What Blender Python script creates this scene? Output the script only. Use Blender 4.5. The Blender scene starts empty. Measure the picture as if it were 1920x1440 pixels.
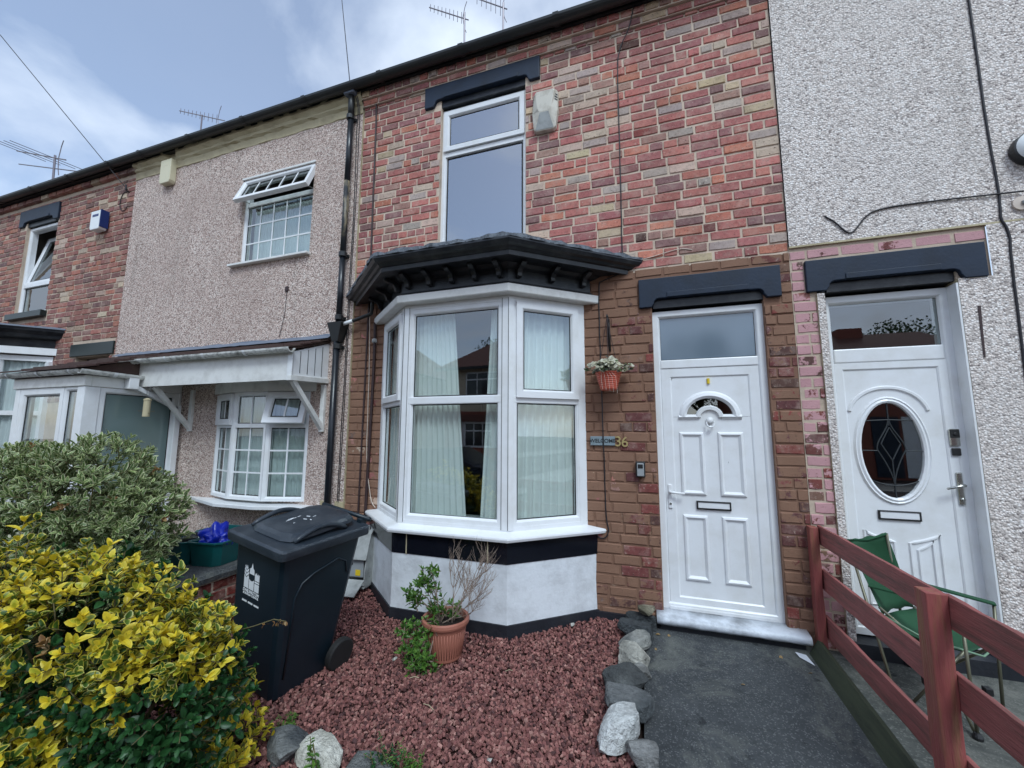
import bpy, math, random
import numpy as np
from mathutils import Matrix, Vector, noise as mnoise
rnd = random.Random(7)
scene = bpy.context.scene
col = scene.collection
R_ = math.radians

# ------------------------------------------------------------------ camera
CAM_LOC = Vector((0.0, -3.69, 1.57))
YAW, PITCH, ROLL, FPX = 0.320182, 0.118866, 0.003175, 747.28
def cam_axes():
    cy, sy, cp, sp, cr, sr = math.cos(YAW), math.sin(YAW), math.cos(PITCH), math.sin(PITCH), math.cos(ROLL), math.sin(ROLL)
    f = Vector((-sy*cp, cy*cp, sp)); r = Vector((cy, sy, 0)); u = r.cross(f)
    return cr*r + sr*u, -sr*r + cr*u, f
CR, CU, CF = cam_axes()
cd = bpy.data.cameras.new('camera'); cam = bpy.data.objects.new('camera', cd); col.objects.link(cam)
cam.matrix_world = Matrix.Translation(CAM_LOC) @ Matrix((CR, CU, -CF)).transposed().to_4x4()
cd.sensor_fit = 'HORIZONTAL'; cd.sensor_width = 36.0; cd.lens = FPX/1920*36.0
cd.clip_start = .05; cd.clip_end = 500
scene.camera = cam
def project(p):
    v = Vector(p) - CAM_LOC; z = v.dot(CF)
    if z < .05: return None
    return 960 + FPX*v.dot(CR)/z, 720 - FPX*v.dot(CU)/z, z

# ------------------------------------------------------------------ sky, sun, exposure
SUN_EL, SUN_AZ = R_(52), R_(28)          # azimuth measured from -Y towards +X (sun in front of the houses)
world = bpy.data.worlds.new('World'); scene.world = world; world.use_nodes = True
def build_world():
    nt = world.node_tree; n = nt.nodes; l = nt.links; n.clear()
    out = n.new('ShaderNodeOutputWorld'); bg = n.new('ShaderNodeBackground'); bg.inputs[1].default_value = .14
    sky = n.new('ShaderNodeTexSky'); sky.sky_type = 'NISHITA'; sky.sun_disc = False
    sky.sun_elevation = SUN_EL; sky.sun_rotation = math.pi - SUN_AZ
    sky.air_density = 1.0; sky.dust_density = 1.2; sky.ozone_density = 1.6
    tc = n.new('ShaderNodeTexCoord'); sep = n.new('ShaderNodeSeparateXYZ'); l.new(tc.outputs['Generated'], sep.inputs[0])
    zc = n.new('ShaderNodeMath'); zc.operation = 'ADD'; zc.inputs[1].default_value = .42; zm = n.new('ShaderNodeMath'); zm.operation = 'MAXIMUM'; zm.inputs[1].default_value = 0; l.new(sep.outputs[2], zm.inputs[0]); l.new(zm.outputs[0], zc.inputs[0])
    comb = n.new('ShaderNodeCombineXYZ')
    for i in (0, 1):
        d = n.new('ShaderNodeMath'); d.operation = 'DIVIDE'; l.new(sep.outputs[i], d.inputs[0]); l.new(zc.outputs[0], d.inputs[1]); l.new(d.outputs[0], comb.inputs[i])
    mp = n.new('ShaderNodeMapping'); mp.inputs['Location'].default_value = (13.4, 9.4, 0); l.new(comb.outputs[0], mp.inputs[0])
    n1 = n.new('ShaderNodeTexNoise'); n1.inputs['Scale'].default_value = 2.1; n1.inputs['Detail'].default_value = 9; n1.inputs['Roughness'].default_value = .52
    n1.inputs['Distortion'].default_value = .25; l.new(mp.outputs[0], n1.inputs['Vector'])
    r1 = n.new('ShaderNodeValToRGB'); r1.color_ramp.elements[0].position = .43; r1.color_ramp.elements[1].position = .63; l.new(n1.outputs['Fac'], r1.inputs[0]); r1.color_ramp.elements[0].color = (.20, .20, .20, 1)
    n2 = n.new('ShaderNodeTexNoise'); n2.inputs['Scale'].default_value = 3.4; n2.inputs['Detail'].default_value = 6; l.new(mp.outputs[0], n2.inputs['Vector'])
    cr = n.new('ShaderNodeMix'); cr.data_type = 'RGBA'; l.new(n2.outputs['Fac'], cr.inputs[0])
    cr.inputs[6].default_value = (3.3, 4.1, 5.2, 1); cr.inputs[7].default_value = (5.0, 5.4, 6.0, 1)
    mx = n.new('ShaderNodeMix'); mx.data_type = 'RGBA'; l.new(r1.outputs[0], mx.inputs[0]); l.new(sky.outputs[0], mx.inputs[6]); l.new(cr.outputs[2], mx.inputs[7])
    l.new(mx.outputs[2], bg.inputs[0]); l.new(bg.outputs[0], out.inputs[0])
build_world()
sd = bpy.data.lights.new('sun', 'SUN'); sd.energy = 1.3; sd.angle = R_(18); sd.color = (.80, .93, 1.0)
sun = bpy.data.objects.new('sun', sd); col.objects.link(sun); sun.location = (4, -8, 12)
sdir = Vector((math.sin(SUN_AZ)*math.cos(SUN_EL), -math.cos(SUN_AZ)*math.cos(SUN_EL), math.sin(SUN_EL)))
sun.rotation_euler = sdir.to_track_quat('Z', 'Y').to_euler()
vs = scene.view_settings; vs.view_transform = 'Standard'; vs.look = 'None'; vs.gamma = 1.0; vs.use_curve_mapping = False; vs.exposure = 0.62
scene.render.engine = 'CYCLES'; scene.cycles.max_bounces = 8; scene.cycles.transparent_max_bounces = 16

# ------------------------------------------------------------------ helpers: colour and materials
def lin(r, g, b):
    f = lambda v: (v/255/12.92 if v/255 <= .04045 else ((v/255+.055)/1.055)**2.4)
    return (f(r), f(g), f(b))
def _mat(name):
    m = bpy.data.materials.new(name); m.use_nodes = True
    nt = m.node_tree; p = nt.nodes['Principled BSDF']
    return m, nt.nodes, nt.links, p
def _mix(n, l, fac, a, b, blend='MIX'):
    m = n.new('ShaderNodeMix'); m.data_type = 'RGBA'; m.blend_type = blend
    for sock, val in ((m.inputs[0], fac), (m.inputs[6], a), (m.inputs[7], b)):
        if hasattr(val, 'is_linked') or hasattr(val, 'links'): l.new(val, sock)
        elif isinstance(val, (int, float)): sock.default_value = val
        else: sock.default_value = (*val[:3], 1)
    return m.outputs[2]
def _noise(n, l, vec, scale, detail=4, rough=.55, dist=0):
    t = n.new('ShaderNodeTexNoise'); t.inputs['Scale'].default_value = scale; t.inputs['Detail'].default_value = detail
    t.inputs['Roughness'].default_value = rough; t.inputs['Distortion'].default_value = dist
    if vec is not None: l.new(vec, t.inputs['Vector'])
    return t.outputs['Fac']
def _ramp(n, l, fac, stops):
    r = n.new('ShaderNodeValToRGB'); e = r.color_ramp.elements
    while len(e) < len(stops): e.new(.5)
    for i, (p, c) in enumerate(stops):
        e[i].position = p; e[i].color = (*c, 1) if not isinstance(c, (int, float)) else (c, c, c, 1)
    l.new(fac, r.inputs[0]); return r.outputs[0]
def _bump(n, l, h, p, strength, dist):
    b = n.new('ShaderNodeBump'); b.inputs['Strength'].default_value = strength; b.inputs['Distance'].default_value = dist
    l.new(h, b.inputs['Height']); l.new(b.outputs[0], p.inputs['Normal']); return b
def _pos(n):
    return n.new('ShaderNodeNewGeometry').outputs['Position']
def pmat(name, c, rough=.5, var=.12, scale=5, bump=.1, bscale=80, bdist=.002, metal=0, dirt=None, dirt_amt=.35, dirt_scale=3, spec=.5, coord='world', stretch=None):
    m, n, l, p = _mat(name)
    vec = _pos(n) if coord == 'world' else n.new('ShaderNodeTexCoord').outputs['Object']
    if stretch:
        mp = n.new('ShaderNodeMapping'); mp.inputs['Scale'].default_value = stretch; l.new(vec, mp.inputs[0]); vec = mp.outputs[0]
    a = tuple(max(0, x*(1-var)) for x in c); b = tuple(min(1, x*(1+var)) for x in c)
    o = _mix(n, l, _noise(n, l, vec, scale, 5), a, b)
    if dirt:
        f = _ramp(n, l, _noise(n, l, vec, dirt_scale, 8, .65), [(.45, 0.), (.72, dirt_amt)])
        o = _mix(n, l, f, o, dirt)
    l.new(o, p.inputs['Base Color']); p.inputs['Roughness'].default_value = rough; p.inputs['Metallic'].default_value = metal
    p.inputs['Specular IOR Level'].default_value = spec
    if bump: _bump(n, l, _noise(n, l, vec, bscale, 4), p, bump, bdist)
    return m
def brick_mat(name, source, paint, flake=.5):
    m, n, l, p = _mat(name); vec = _pos(n)
    if source == 'object':
        oi = n.new('ShaderNodeObjectInfo'); c, a = oi.outputs['Color'], oi.outputs['Alpha']
    else:
        at = n.new('ShaderNodeAttribute'); at.attribute_name = 'col'; c, a = at.outputs['Color'], at.outputs['Alpha']
    f1 = _noise(n, l, vec, 24, 8, .75)
    base = _mix(n, l, _ramp(n, l, f1, [(.28, .50), (.50, .95), (.62, 1.), (.8, 1.)]), (0, 0, 0), c)
    # dark pits and pale lime bloom
    base = _mix(n, l, _ramp(n, l, _noise(n, l, vec, 55, 3), [(.62, 0.), (.70, .75)]), base, lin(62, 38, 36))
    base = _mix(n, l, _ramp(n, l, _noise(n, l, vec, 7, 6, .7), [(.48, 0.), (.75, .5)]), base, lin(206, 184, 168))
    base = _mix(n, l, _ramp(n, l, _noise(n, l, vec, 1.4, 8, .62), [(.34, .36), (.52, 0.)]), base, lin(112, 78, 74))
    base = _mix(n, l, _ramp(n, l, _noise(n, l, vec, 38, 5, .7), [(.60, 0.), (.68, .55)]), base, lin(214, 196, 178))
    # paint film: covers where (noise < alpha)
    sub = n.new('ShaderNodeMath'); sub.operation = 'SUBTRACT'; l.new(a, sub.inputs[0])
    l.new(_ramp(n, l, _noise(n, l, vec, 9, 7, .68), [(.28, 0.), (.72, 1.)]), sub.inputs[1])
    mul = n.new('ShaderNodeMath'); mul.operation = 'MULTIPLY_ADD'; mul.use_clamp = True; mul.inputs[1].default_value = 14; mul.inputs[2].default_value = .5; l.new(sub.outputs[0], mul.inputs[0])
    gt = n.new('ShaderNodeMath'); gt.operation = 'GREATER_THAN'; gt.inputs[1].default_value = .01; l.new(a, gt.inputs[0])
    mm = n.new('ShaderNodeMath'); mm.operation = 'MULTIPLY'; l.new(mul.outputs[0], mm.inputs[0]); l.new(gt.outputs[0], mm.inputs[1])
    pv = _mix(n, l, _noise(n, l, vec, 3.2, 5), tuple(x*.78 for x in paint), tuple(x*1.2 for x in paint))
    pv = _mix(n, l, _ramp(n, l, _noise(n, l, vec, 45, 3), [(.60, 0.), (.72, .5)]), pv, tuple(x*.45 for x in paint))
    l.new(_mix(n, l, mm.outputs[0], base, pv), p.inputs['Base Color'])
    p.inputs['Roughness'].default_value = .82; p.inputs['Specular IOR Level'].default_value = .25
    _bump(n, l, _noise(n, l, vec, 70, 6, .7), p, .55, .006)
    return m
def mortar_mat(name, top, low, zsplit):
    m, n, l, p = _mat(name); vec = _pos(n)
    sp = n.new('ShaderNodeSeparateXYZ'); l.new(vec, sp.inputs[0])
    ad = n.new('ShaderNodeMath'); ad.operation = 'MULTIPLY_ADD'; ad.inputs[1].default_value = .12; l.new(_noise(n, l, vec, 6, 5), ad.inputs[0]); l.new(sp.outputs[2], ad.inputs[2])
    st = n.new('ShaderNodeMath'); st.operation = 'LESS_THAN'; st.inputs[1].default_value = zsplit; l.new(ad.outputs[0], st.inputs[0])
    t = _mix(n, l, _ramp(n, l, _noise(n, l, vec, 5, 7, .7), [(.28, 0.), (.55, 1.)]), tuple(x*.68 for x in top), top)
    lo = _mix(n, l, _ramp(n, l, _noise(n, l, vec, 12, 6, .7), [(.60, 0.), (.68, .7)]), tuple(x*.9 for x in low), lin(150, 128, 108))
    l.new(_mix(n, l, st.outputs[0], t, lo), p.inputs['Base Color']); p.inputs['Roughness'].default_value = .95
    _bump(n, l, _noise(n, l, vec, 120, 5, .7), p, .6, .004)
    return m
def pebble_mat(name, stops, tint=None, scale=78):
    m, n, l, p = _mat(name); vec = _pos(n)
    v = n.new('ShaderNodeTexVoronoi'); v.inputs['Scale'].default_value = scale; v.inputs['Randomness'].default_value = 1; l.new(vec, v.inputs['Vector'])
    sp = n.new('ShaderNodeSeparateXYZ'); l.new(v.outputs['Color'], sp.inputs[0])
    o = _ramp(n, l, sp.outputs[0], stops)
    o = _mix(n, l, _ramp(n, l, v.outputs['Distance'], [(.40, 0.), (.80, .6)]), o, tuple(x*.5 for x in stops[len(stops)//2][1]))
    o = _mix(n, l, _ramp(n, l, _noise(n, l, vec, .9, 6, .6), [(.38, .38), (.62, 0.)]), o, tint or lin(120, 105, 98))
    mp = n.new('ShaderNodeMapping'); mp.inputs['Scale'].default_value = (5, 5, .5); l.new(vec, mp.inputs[0])
    o = _mix(n, l, _ramp(n, l, _noise(n, l, mp.outputs[0], 1.2, 5), [(.55, 0.), (.78, .3)]), o, lin(120, 112, 102))
    l.new(o, p.inputs['Base Color']); p.inputs['Roughness'].default_value = .8; p.inputs['Specular IOR Level'].default_value = .3
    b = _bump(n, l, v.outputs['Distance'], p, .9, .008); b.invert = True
    return m
def glass_mat(name, tint=(.82, .9, .9), ior=2.0, rough=0.0, frosted=None):
    m = bpy.data.materials.new(name); m.use_nodes = True; n = m.node_tree.nodes; l = m.node_tree.links; n.clear()
    out = n.new('ShaderNodeOutputMaterial'); tr = n.new('ShaderNodeBsdfTransparent'); tr.inputs[0].default_value = (*tint, 1)
    gl = n.new('ShaderNodeBsdfGlossy'); gl.inputs['Roughness'].default_value = rough; gl.inputs[0].default_value = (.96, .98, 1, 1)
    base = tr.outputs[0]
    if frosted:
        df = n.new('ShaderNodeBsdfPrincipled'); df.inputs['Base Color'].default_value = (*frosted, 1); df.inputs['Roughness'].default_value = .25
        mx0 = n.new('ShaderNodeMixShader'); mx0.inputs[0].default_value = .8; l.new(base, mx0.inputs[1]); l.new(df.outputs[0], mx0.inputs[2]); base = mx0.outputs[0]
    fr = n.new('ShaderNodeFresnel'); fr.inputs[0].default_value = ior
    # old double glazing is never flat: a very slow wobble
    b = n.new('ShaderNodeBump'); b.inputs['Strength'].default_value = .05; b.inputs['Distance'].default_value = .02
    nz = n.new('ShaderNodeTexNoise'); nz.inputs['Scale'].default_value = 1.6; nz.inputs['Detail'].default_value = 0
    l.new(n.new('ShaderNodeNewGeometry').outputs['Position'], nz.inputs['Vector']); l.new(nz.outputs['Fac'], b.inputs['Height']); l.new(b.outputs[0], gl.inputs['Normal'])
    geo = n.new('ShaderNodeNewGeometry'); ff = n.new('ShaderNodeMath'); ff.operation = 'SUBTRACT'; ff.inputs[0].default_value = 1; l.new(geo.outputs['Backfacing'], ff.inputs[1])
    fm = n.new('ShaderNodeMath'); fm.operation = 'MULTIPLY'; l.new(fr.outputs[0], fm.inputs[0]); l.new(ff.outputs[0], fm.inputs[1])
    mx = n.new('ShaderNodeMixShader'); l.new(fm.outputs[0], mx.inputs[0]); l.new(base, mx.inputs[1]); l.new(gl.outputs[0], mx.inputs[2]); l.new(mx.outputs[0], out.inputs[0])
    return m
def leaf_mat(name, trans=.25):
    m = bpy.data.materials.new(name); m.use_nodes = True; n = m.node_tree.nodes; l = m.node_tree.links; n.clear()
    out = n.new('ShaderNodeOutputMaterial'); at = n.new('ShaderNodeAttribute'); at.attribute_name = 'col'
    p = n.new('ShaderNodeBsdfPrincipled'); p.inputs['Roughness'].default_value = .42; p.inputs['Specular IOR Level'].default_value = .45
    v = _mix(n, l, _noise(n, l, _pos(n), 90, 3), (.72, .72, .72), (1.12, 1.12, 1.12)); o = _mix(n, l, 1.0, at.outputs['Color'], v, 'MULTIPLY')
    l.new(o, p.inputs['Base Color'])
    t = n.new('ShaderNodeBsdfTranslucent'); l.new(o, t.inputs[0])
    mx = n.new('ShaderNodeMixShader'); mx.inputs[0].default_value = trans; l.new(p.outputs[0], mx.inputs[1]); l.new(t.outputs[0], mx.inputs[2]); l.new(mx.outputs[0], out.inputs[0])
    return m
def attr_mat(name, rough=.85, bump=.4, bscale=90, bdist=.004, var=.25, vscale=30):
    m, n, l, p = _mat(name); at = n.new('ShaderNodeAttribute'); at.attribute_name = 'col'
    v = _mix(n, l, _noise(n, l, _pos(n), vscale, 5, .65), (1-var,)*3, (1+var,)*3)
    l.new(_mix(n, l, 1.0, at.outputs['Color'], v, 'MULTIPLY'), p.inputs['Base Color']); p.inputs['Roughness'].default_value = rough
    p.inputs['Specular IOR Level'].default_value = .3
    _bump(n, l, _noise(n, l, _pos(n), bscale, 5), p, bump, bdist)
    return m

M = {}
M['brick1'] = brick_mat('brick_piece', 'object', lin(138, 105, 86)); M['brickN'] = brick_mat('brick_mass', 'attr', lin(138, 105, 86))
M['pink1'] = brick_mat('pink_brick_piece', 'object', lin(196, 150, 152))
M['mortar'] = mortar_mat('mortar', lin(210, 190, 170), lin(136, 102, 83), 3.10)
M['mortar40'] = mortar_mat('mortar_far', lin(198, 178, 158), lin(198, 178, 158), -5)
M['pebble38'] = pebble_mat('pebbledash_brown', [(0, lin(104, 84, 78)), (.18, lin(162, 138, 128)), (.40, lin(208, 184, 172)), (.7, lin(230, 210, 198)), (1, lin(246, 236, 226))], lin(172, 150, 140))
M['pebble34'] = pebble_mat('pebbledash_pale', [(0, lin(120, 108, 106)), (.12, lin(182, 172, 166)), (.4, lin(226, 212, 203)), (.7, lin(243, 232, 224)), (1, lin(253, 247, 242))], lin(208, 200, 194), 74)
M['cream'] = pmat('cream_render', lin(190, 178, 146), .85, .15, 6, .3, 60, .004, dirt=lin(120, 104, 80), dirt_amt=.6)
M['upvc'] = pmat('white_upvc', (.80, .81, .82), .28, .03, 3, .02, 30, .001, dirt=lin(186, 180, 164), dirt_amt=.25, dirt_scale=5)
M['upvc_old'] = pmat('weathered_upvc', (.77, .765, .735), .4, .05, 4, .05, 40, .001, dirt=lin(140, 134, 120), dirt_amt=.35, dirt_scale=6)
M['gutter_white'] = pmat('mossy_white_gutter', (.74, .74, .70), .4, .05, 4, .05, 40, .001, dirt=lin(58, 60, 50), dirt_amt=.95, dirt_scale=9, stretch=(1, 1, 1.6))
M['gasket'] = pmat('black_gasket', (.012, .012, .013), .5, 0, 1, 0)
M['lead_black'] = pmat('black_gloss_paint', (.009, .011, .015), .38, .4, 6, .35, 50, .003, dirt=lin(92, 92, 92), dirt_amt=.35, dirt_scale=5)
M['lintel'] = pmat('blue_black_masonry_paint', lin(29, 42, 60), .5, .25, 5, .4, 45, .003, dirt=lin(20, 24, 30), dirt_amt=.6, dirt_scale=4, spec=.35)
M['green_black'] = pmat('green_black_paint', lin(22, 36, 34), .4, .2, 5, .2, 45, .003)
M['gutter'] = pmat('black_gutter_plastic', (.018, .02, .021), .42, .3, 4, .1, 40, .002, dirt=lin(74, 74, 66), dirt_amt=.3)
M['pipe'] = pmat('flaking_black_pipe_paint', (.012, .015, .02), .3, .3, 6, .3, 40, .003, dirt=lin(176, 160, 128), dirt_amt=.0)
M['pipe_bare'] = pmat('bare_cream_pipe', (.014, .017, .022), .45, .2, 6, .4, 40, .003, dirt=lin(186, 168, 132), dirt_amt=1., dirt_scale=3.2, stretch=(3, 3, .9))
M['plinth'] = pmat('white_masonry_paint', (.74, .77, .80), .62, .05, 5, .5, 28, .006, dirt=lin(150, 150, 150), dirt_amt=.5, dirt_scale=4)
M['bitumen'] = pmat('black_bitumen', (.014, .016, .022), .5, .4, 8, .5, 40, .006, dirt=lin(70, 70, 72), dirt_amt=.4)
M['sill_tile'] = pmat('black_glazed_tile', (.007, .008, .013), .12, .2, 6, .05, 20, .001)
M['step'] = pmat('chipped_white_step_paint', (.70, .74, .80), .42, .07, 6, .4, 30, .004, dirt=lin(96, 98, 100), dirt_amt=.75, dirt_scale=5)
M['lead_moss'] = pmat('mossy_lead_flashing', lin(112, 118, 126), .75, .5, 30, .9, 45, .012, dirt=lin(26, 30, 38), dirt_amt=1., dirt_scale=16)
M['lead'] = pmat('lead_flashing', lin(104, 112, 126), .6, .2, 8, .4, 20, .01)
M['tile'] = pmat('brown_roof_tile', lin(70, 48, 44), .8, .3, 8, .5, 60, .004, dirt=lin(96, 88, 74), dirt_amt=.5)
M['slate'] = pmat('slate', lin(74, 76, 84), .6, .25, 4, .4, 30, .004)
M['glass'] = glass_mat('window_glass', (.88, .92, .91), 2.5)
M['glass_up'] = glass_mat('upper_window_glass', (.50, .62, .72), 4.6)
M['frost'] = glass_mat('frosted_glass', (.8, .9, .88), 1.7, .12, lin(120, 140, 138))
M['frost_up'] = glass_mat('obscure_fanlight_glass', (.8, .86, .9), 1.9, .1, lin(110, 126, 140))
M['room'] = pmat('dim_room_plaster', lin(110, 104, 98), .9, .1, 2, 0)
M['curtain'] = pmat('white_voile', (.86, .87, .85), .9, .05, 4, .1, 200, .001)
M['blind'] = pmat('pale_net', (.62, .66, .66), .9, .08, 60, .1, 200, .001, stretch=(3, 3, .2))
M['bin'] = pmat('dark_navy_bin_plastic', (.0060, .0145, .0225), .42, .25, 6, .12, 120, .001, dirt=lin(50, 58, 64), dirt_amt=.16, dirt_scale=5)
M['bin_lid'] = pmat('grey_navy_bin_lid_plastic', (.019, .027, .037), .38, .2, 6, .12, 120, .001, dirt=lin(92, 98, 104), dirt_amt=.35, dirt_scale=7)
M['rubber'] = pmat('tyre_rubber', (.012, .012, .012), .7, .2, 10, .2, 80)
M['print'] = pmat('white_print', (.82, .84, .84), .5, .05, 30, 0)
M['print_worn'] = pmat('worn_white_print', (.75, .78, .8), .55, .2, 40, 0)
M['teal'] = pmat('teal_box_plastic', lin(14, 84, 84), .4, .2, 5, .1, 80, .001, dirt=lin(20, 50, 50), dirt_amt=.4)
M['bluebag'] = pmat('blue_plastic_bag', (.004, .016, .30), .3, .25, 8, .4, 20, .01)
M['terracotta'] = pmat('terracotta_plastic', lin(164, 104, 86), .55, .1, 4, .15, 90, .001, dirt=lin(120, 72, 60), dirt_amt=.5)
M['terracotta2'] = pmat('basket_terracotta', lin(196, 92, 70), .5, .1, 4, .1, 90, .001)
M['soil'] = pmat('potting_soil', lin(38, 28, 22), .95, .4, 40, .9, 70, .01)
M['twig'] = pmat('dry_twig', lin(140, 122, 108), .85, .25, 20, .3, 200)
M['stem'] = pmat('green_brown_stem', lin(96, 88, 56), .8, .3, 20, .3, 200)
M['leaf'] = leaf_mat('leaf_blade')
M['gravel'] = attr_mat('red_gravel', .88, .5, 160, .003, .35, 60)
M['rock'] = attr_mat('edging_rock', .92, 1.0, 60, .022, .7, 34)
M['redwood'] = pmat('red_stained_wood', lin(150, 86, 82), .68, .5, 2.6, .8, 9, .006, dirt=lin(84, 66, 58), dirt_amt=.85, dirt_scale=2.2, stretch=(16, 1.3, 16))
M['redpost'] = pmat('red_stained_post', lin(146, 76, 72), .7, .42, 2.6, .8, 9, .006, dirt=lin(138, 106, 70), dirt_amt=.9, dirt_scale=1.6, stretch=(14, 14, 1.3))
M['mossboard'] = pmat('mossy_gravel_board', lin(58, 64, 46), .85, .35, 4, .5, 30, .004, dirt=lin(30, 34, 28), dirt_amt=.7, stretch=(8, 1.2, 8))
M['green_canvas'] = pmat('green_canvas', lin(26, 74, 46), .8, .2, 6, .2, 300, .001)
M['green_trim'] = pmat('pale_green_piping', lin(120, 150, 124), .8, .15, 8, 0)
M['tube'] = pmat('khaki_metal_tube', lin(112, 110, 92), .4, .1, 8, 0, metal=.5)
M['black_plastic'] = pmat('black_plastic', (.015, .015, .016), .45, .2, 8, .05)
M['grp'] = pmat('weathered_grp_box', lin(168, 170, 168), .65, .15, 7, .2, 60, .002, dirt=lin(92, 94, 90), dirt_amt=.7, dirt_scale=8)
M['grp_in'] = pmat('grey_meter_casing', lin(150, 154, 156), .6, .1, 7, 0)
M['yellow'] = pmat('yellow_sticker', lin(222, 190, 40), .6, .1, 9, 0)
M['alarm'] = pmat('yellowed_alarm_plastic', lin(206, 200, 186), .4, .08, 6, .05, 40, .001, dirt=lin(120, 104, 78), dirt_amt=.6, dirt_scale=9)
M['alarm_cream'] = pmat('cream_alarm_plastic', lin(214, 206, 176), .45, .06, 6, .05)
M['alarm_blue'] = pmat('blue_alarm_plastic', lin(22, 46, 104), .4, .06, 6, .05)
M['chrome'] = pmat('brushed_chrome', lin(190, 190, 184), .22, .05, 8, 0, metal=1)
M['brass'] = pmat('pale_brass', lin(206, 186, 130), .35, .08, 8, 0, metal=.6)
M['slate_sign'] = pmat('slate_sign', lin(128, 142, 148), .7, .2, 30, .3, 60)
M['dark_print'] = pmat('dark_lettering', lin(40, 44, 46), .6, .1, 9, 0)
M['cable'] = pmat('black_cable', (.016, .014, .018), .5, .2, 8, 0)
M['cable_brown'] = pmat('brown_cable', lin(58, 40, 40), .55, .2, 8, 0)
M['cable_white'] = pmat('white_cable', lin(206, 190, 176), .5, .1, 8, 0)
M['alu'] = pmat('weathered_aluminium', lin(128, 122, 128), .45, .1, 8, 0, metal=.6)
M['asphalt'] = None
M['paper'] = pmat('scrap_paper', (.68, .70, .74), .7, .1, 20, 0)
M['pale_stone'] = pmat('pale_pebble', lin(206, 200, 188), .8, .15, 30, .4, 60)

def ground_mat(name, a, b, speck, sscale=190, wear=None, stain=None):
    m, n, l, p = _mat(name); vec = _pos(n)
    o = _mix(n, l, _ramp(n, l, _noise(n, l, vec, 2.2, 8, .65), [(.32, 0.), (.68, 1.)]), a, b)
    v = n.new('ShaderNodeTexVoronoi'); v.inputs['Scale'].default_value = sscale; l.new(vec, v.inputs['Vector'])
    sp = n.new('ShaderNodeSeparateXYZ'); l.new(v.outputs['Color'], sp.inputs[0])
    o = _mix(n, l, _ramp(n, l, sp.outputs[0], [(.80, 0.), (.97, .45)]), o, speck)
    o = _mix(n, l, _ramp(n, l, _noise(n, l, vec, 26, 6, .7), [(.5, 0.), (.75, .5)]), o, tuple(x*.45 for x in a))
    if wear: o = _mix(n, l, _ramp(n, l, _noise(n, l, vec, 1.5, 10, .78, .6), [(.50, 0.), (.64, .75)]), o, wear)
    if stain:
        o = _mix(n, l, _ramp(n, l, _noise(n, l, vec, 3.1, 7, .7, .3), [(.33, .85), (.42, 0.)]), o, stain)
        mp = n.new('ShaderNodeMapping'); mp.inputs['Location'].default_value = (5, 2, 0); l.new(vec, mp.inputs[0])
        v2 = n.new('ShaderNodeTexVoronoi'); v2.inputs['Scale'].default_value = 16; l.new(mp.outputs[0], v2.inputs['Vector'])
        o = _mix(n, l, _ramp(n, l, v2.outputs['Distance'], [(.025, .7), (.05, 0.)]), o, lin(170, 170, 166))
    l.new(o, p.inputs['Base Color']); p.inputs['Roughness'].default_value = .85; p.inputs['Specular IOR Level'].default_value = .3
    _bump(n, l, _noise(n, l, vec, 130, 6, .75), p, .9, .008)
    return m
M['path'] = ground_mat('dark_path_concrete', lin(54, 57, 60), lin(80, 83, 85), lin(140, 142, 142), 150, lin(116, 118, 112), lin(26, 29, 32))
M['yard'] = ground_mat('mossy_yard_concrete', lin(56, 60, 58), lin(92, 94, 90), lin(140, 140, 134), 130, lin(132, 132, 124), lin(30, 34, 34))
M['earth'] = ground_mat('dark_earth', lin(46, 36, 32), lin(64, 48, 42), lin(90, 70, 60), 120)
M['gravel_bed'] = ground_mat('dark_red_gravel_bed', lin(50, 30, 28), lin(72, 44, 40), lin(96, 60, 54), 110)
M['road'] = ground_mat('road_asphalt', lin(70, 72, 74), lin(88, 88, 88), lin(130, 130, 130), 120)
M['pave'] = ground_mat('pavement_slab', lin(130, 128, 122), lin(152, 148, 140), lin(170, 168, 160), 120)

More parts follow.
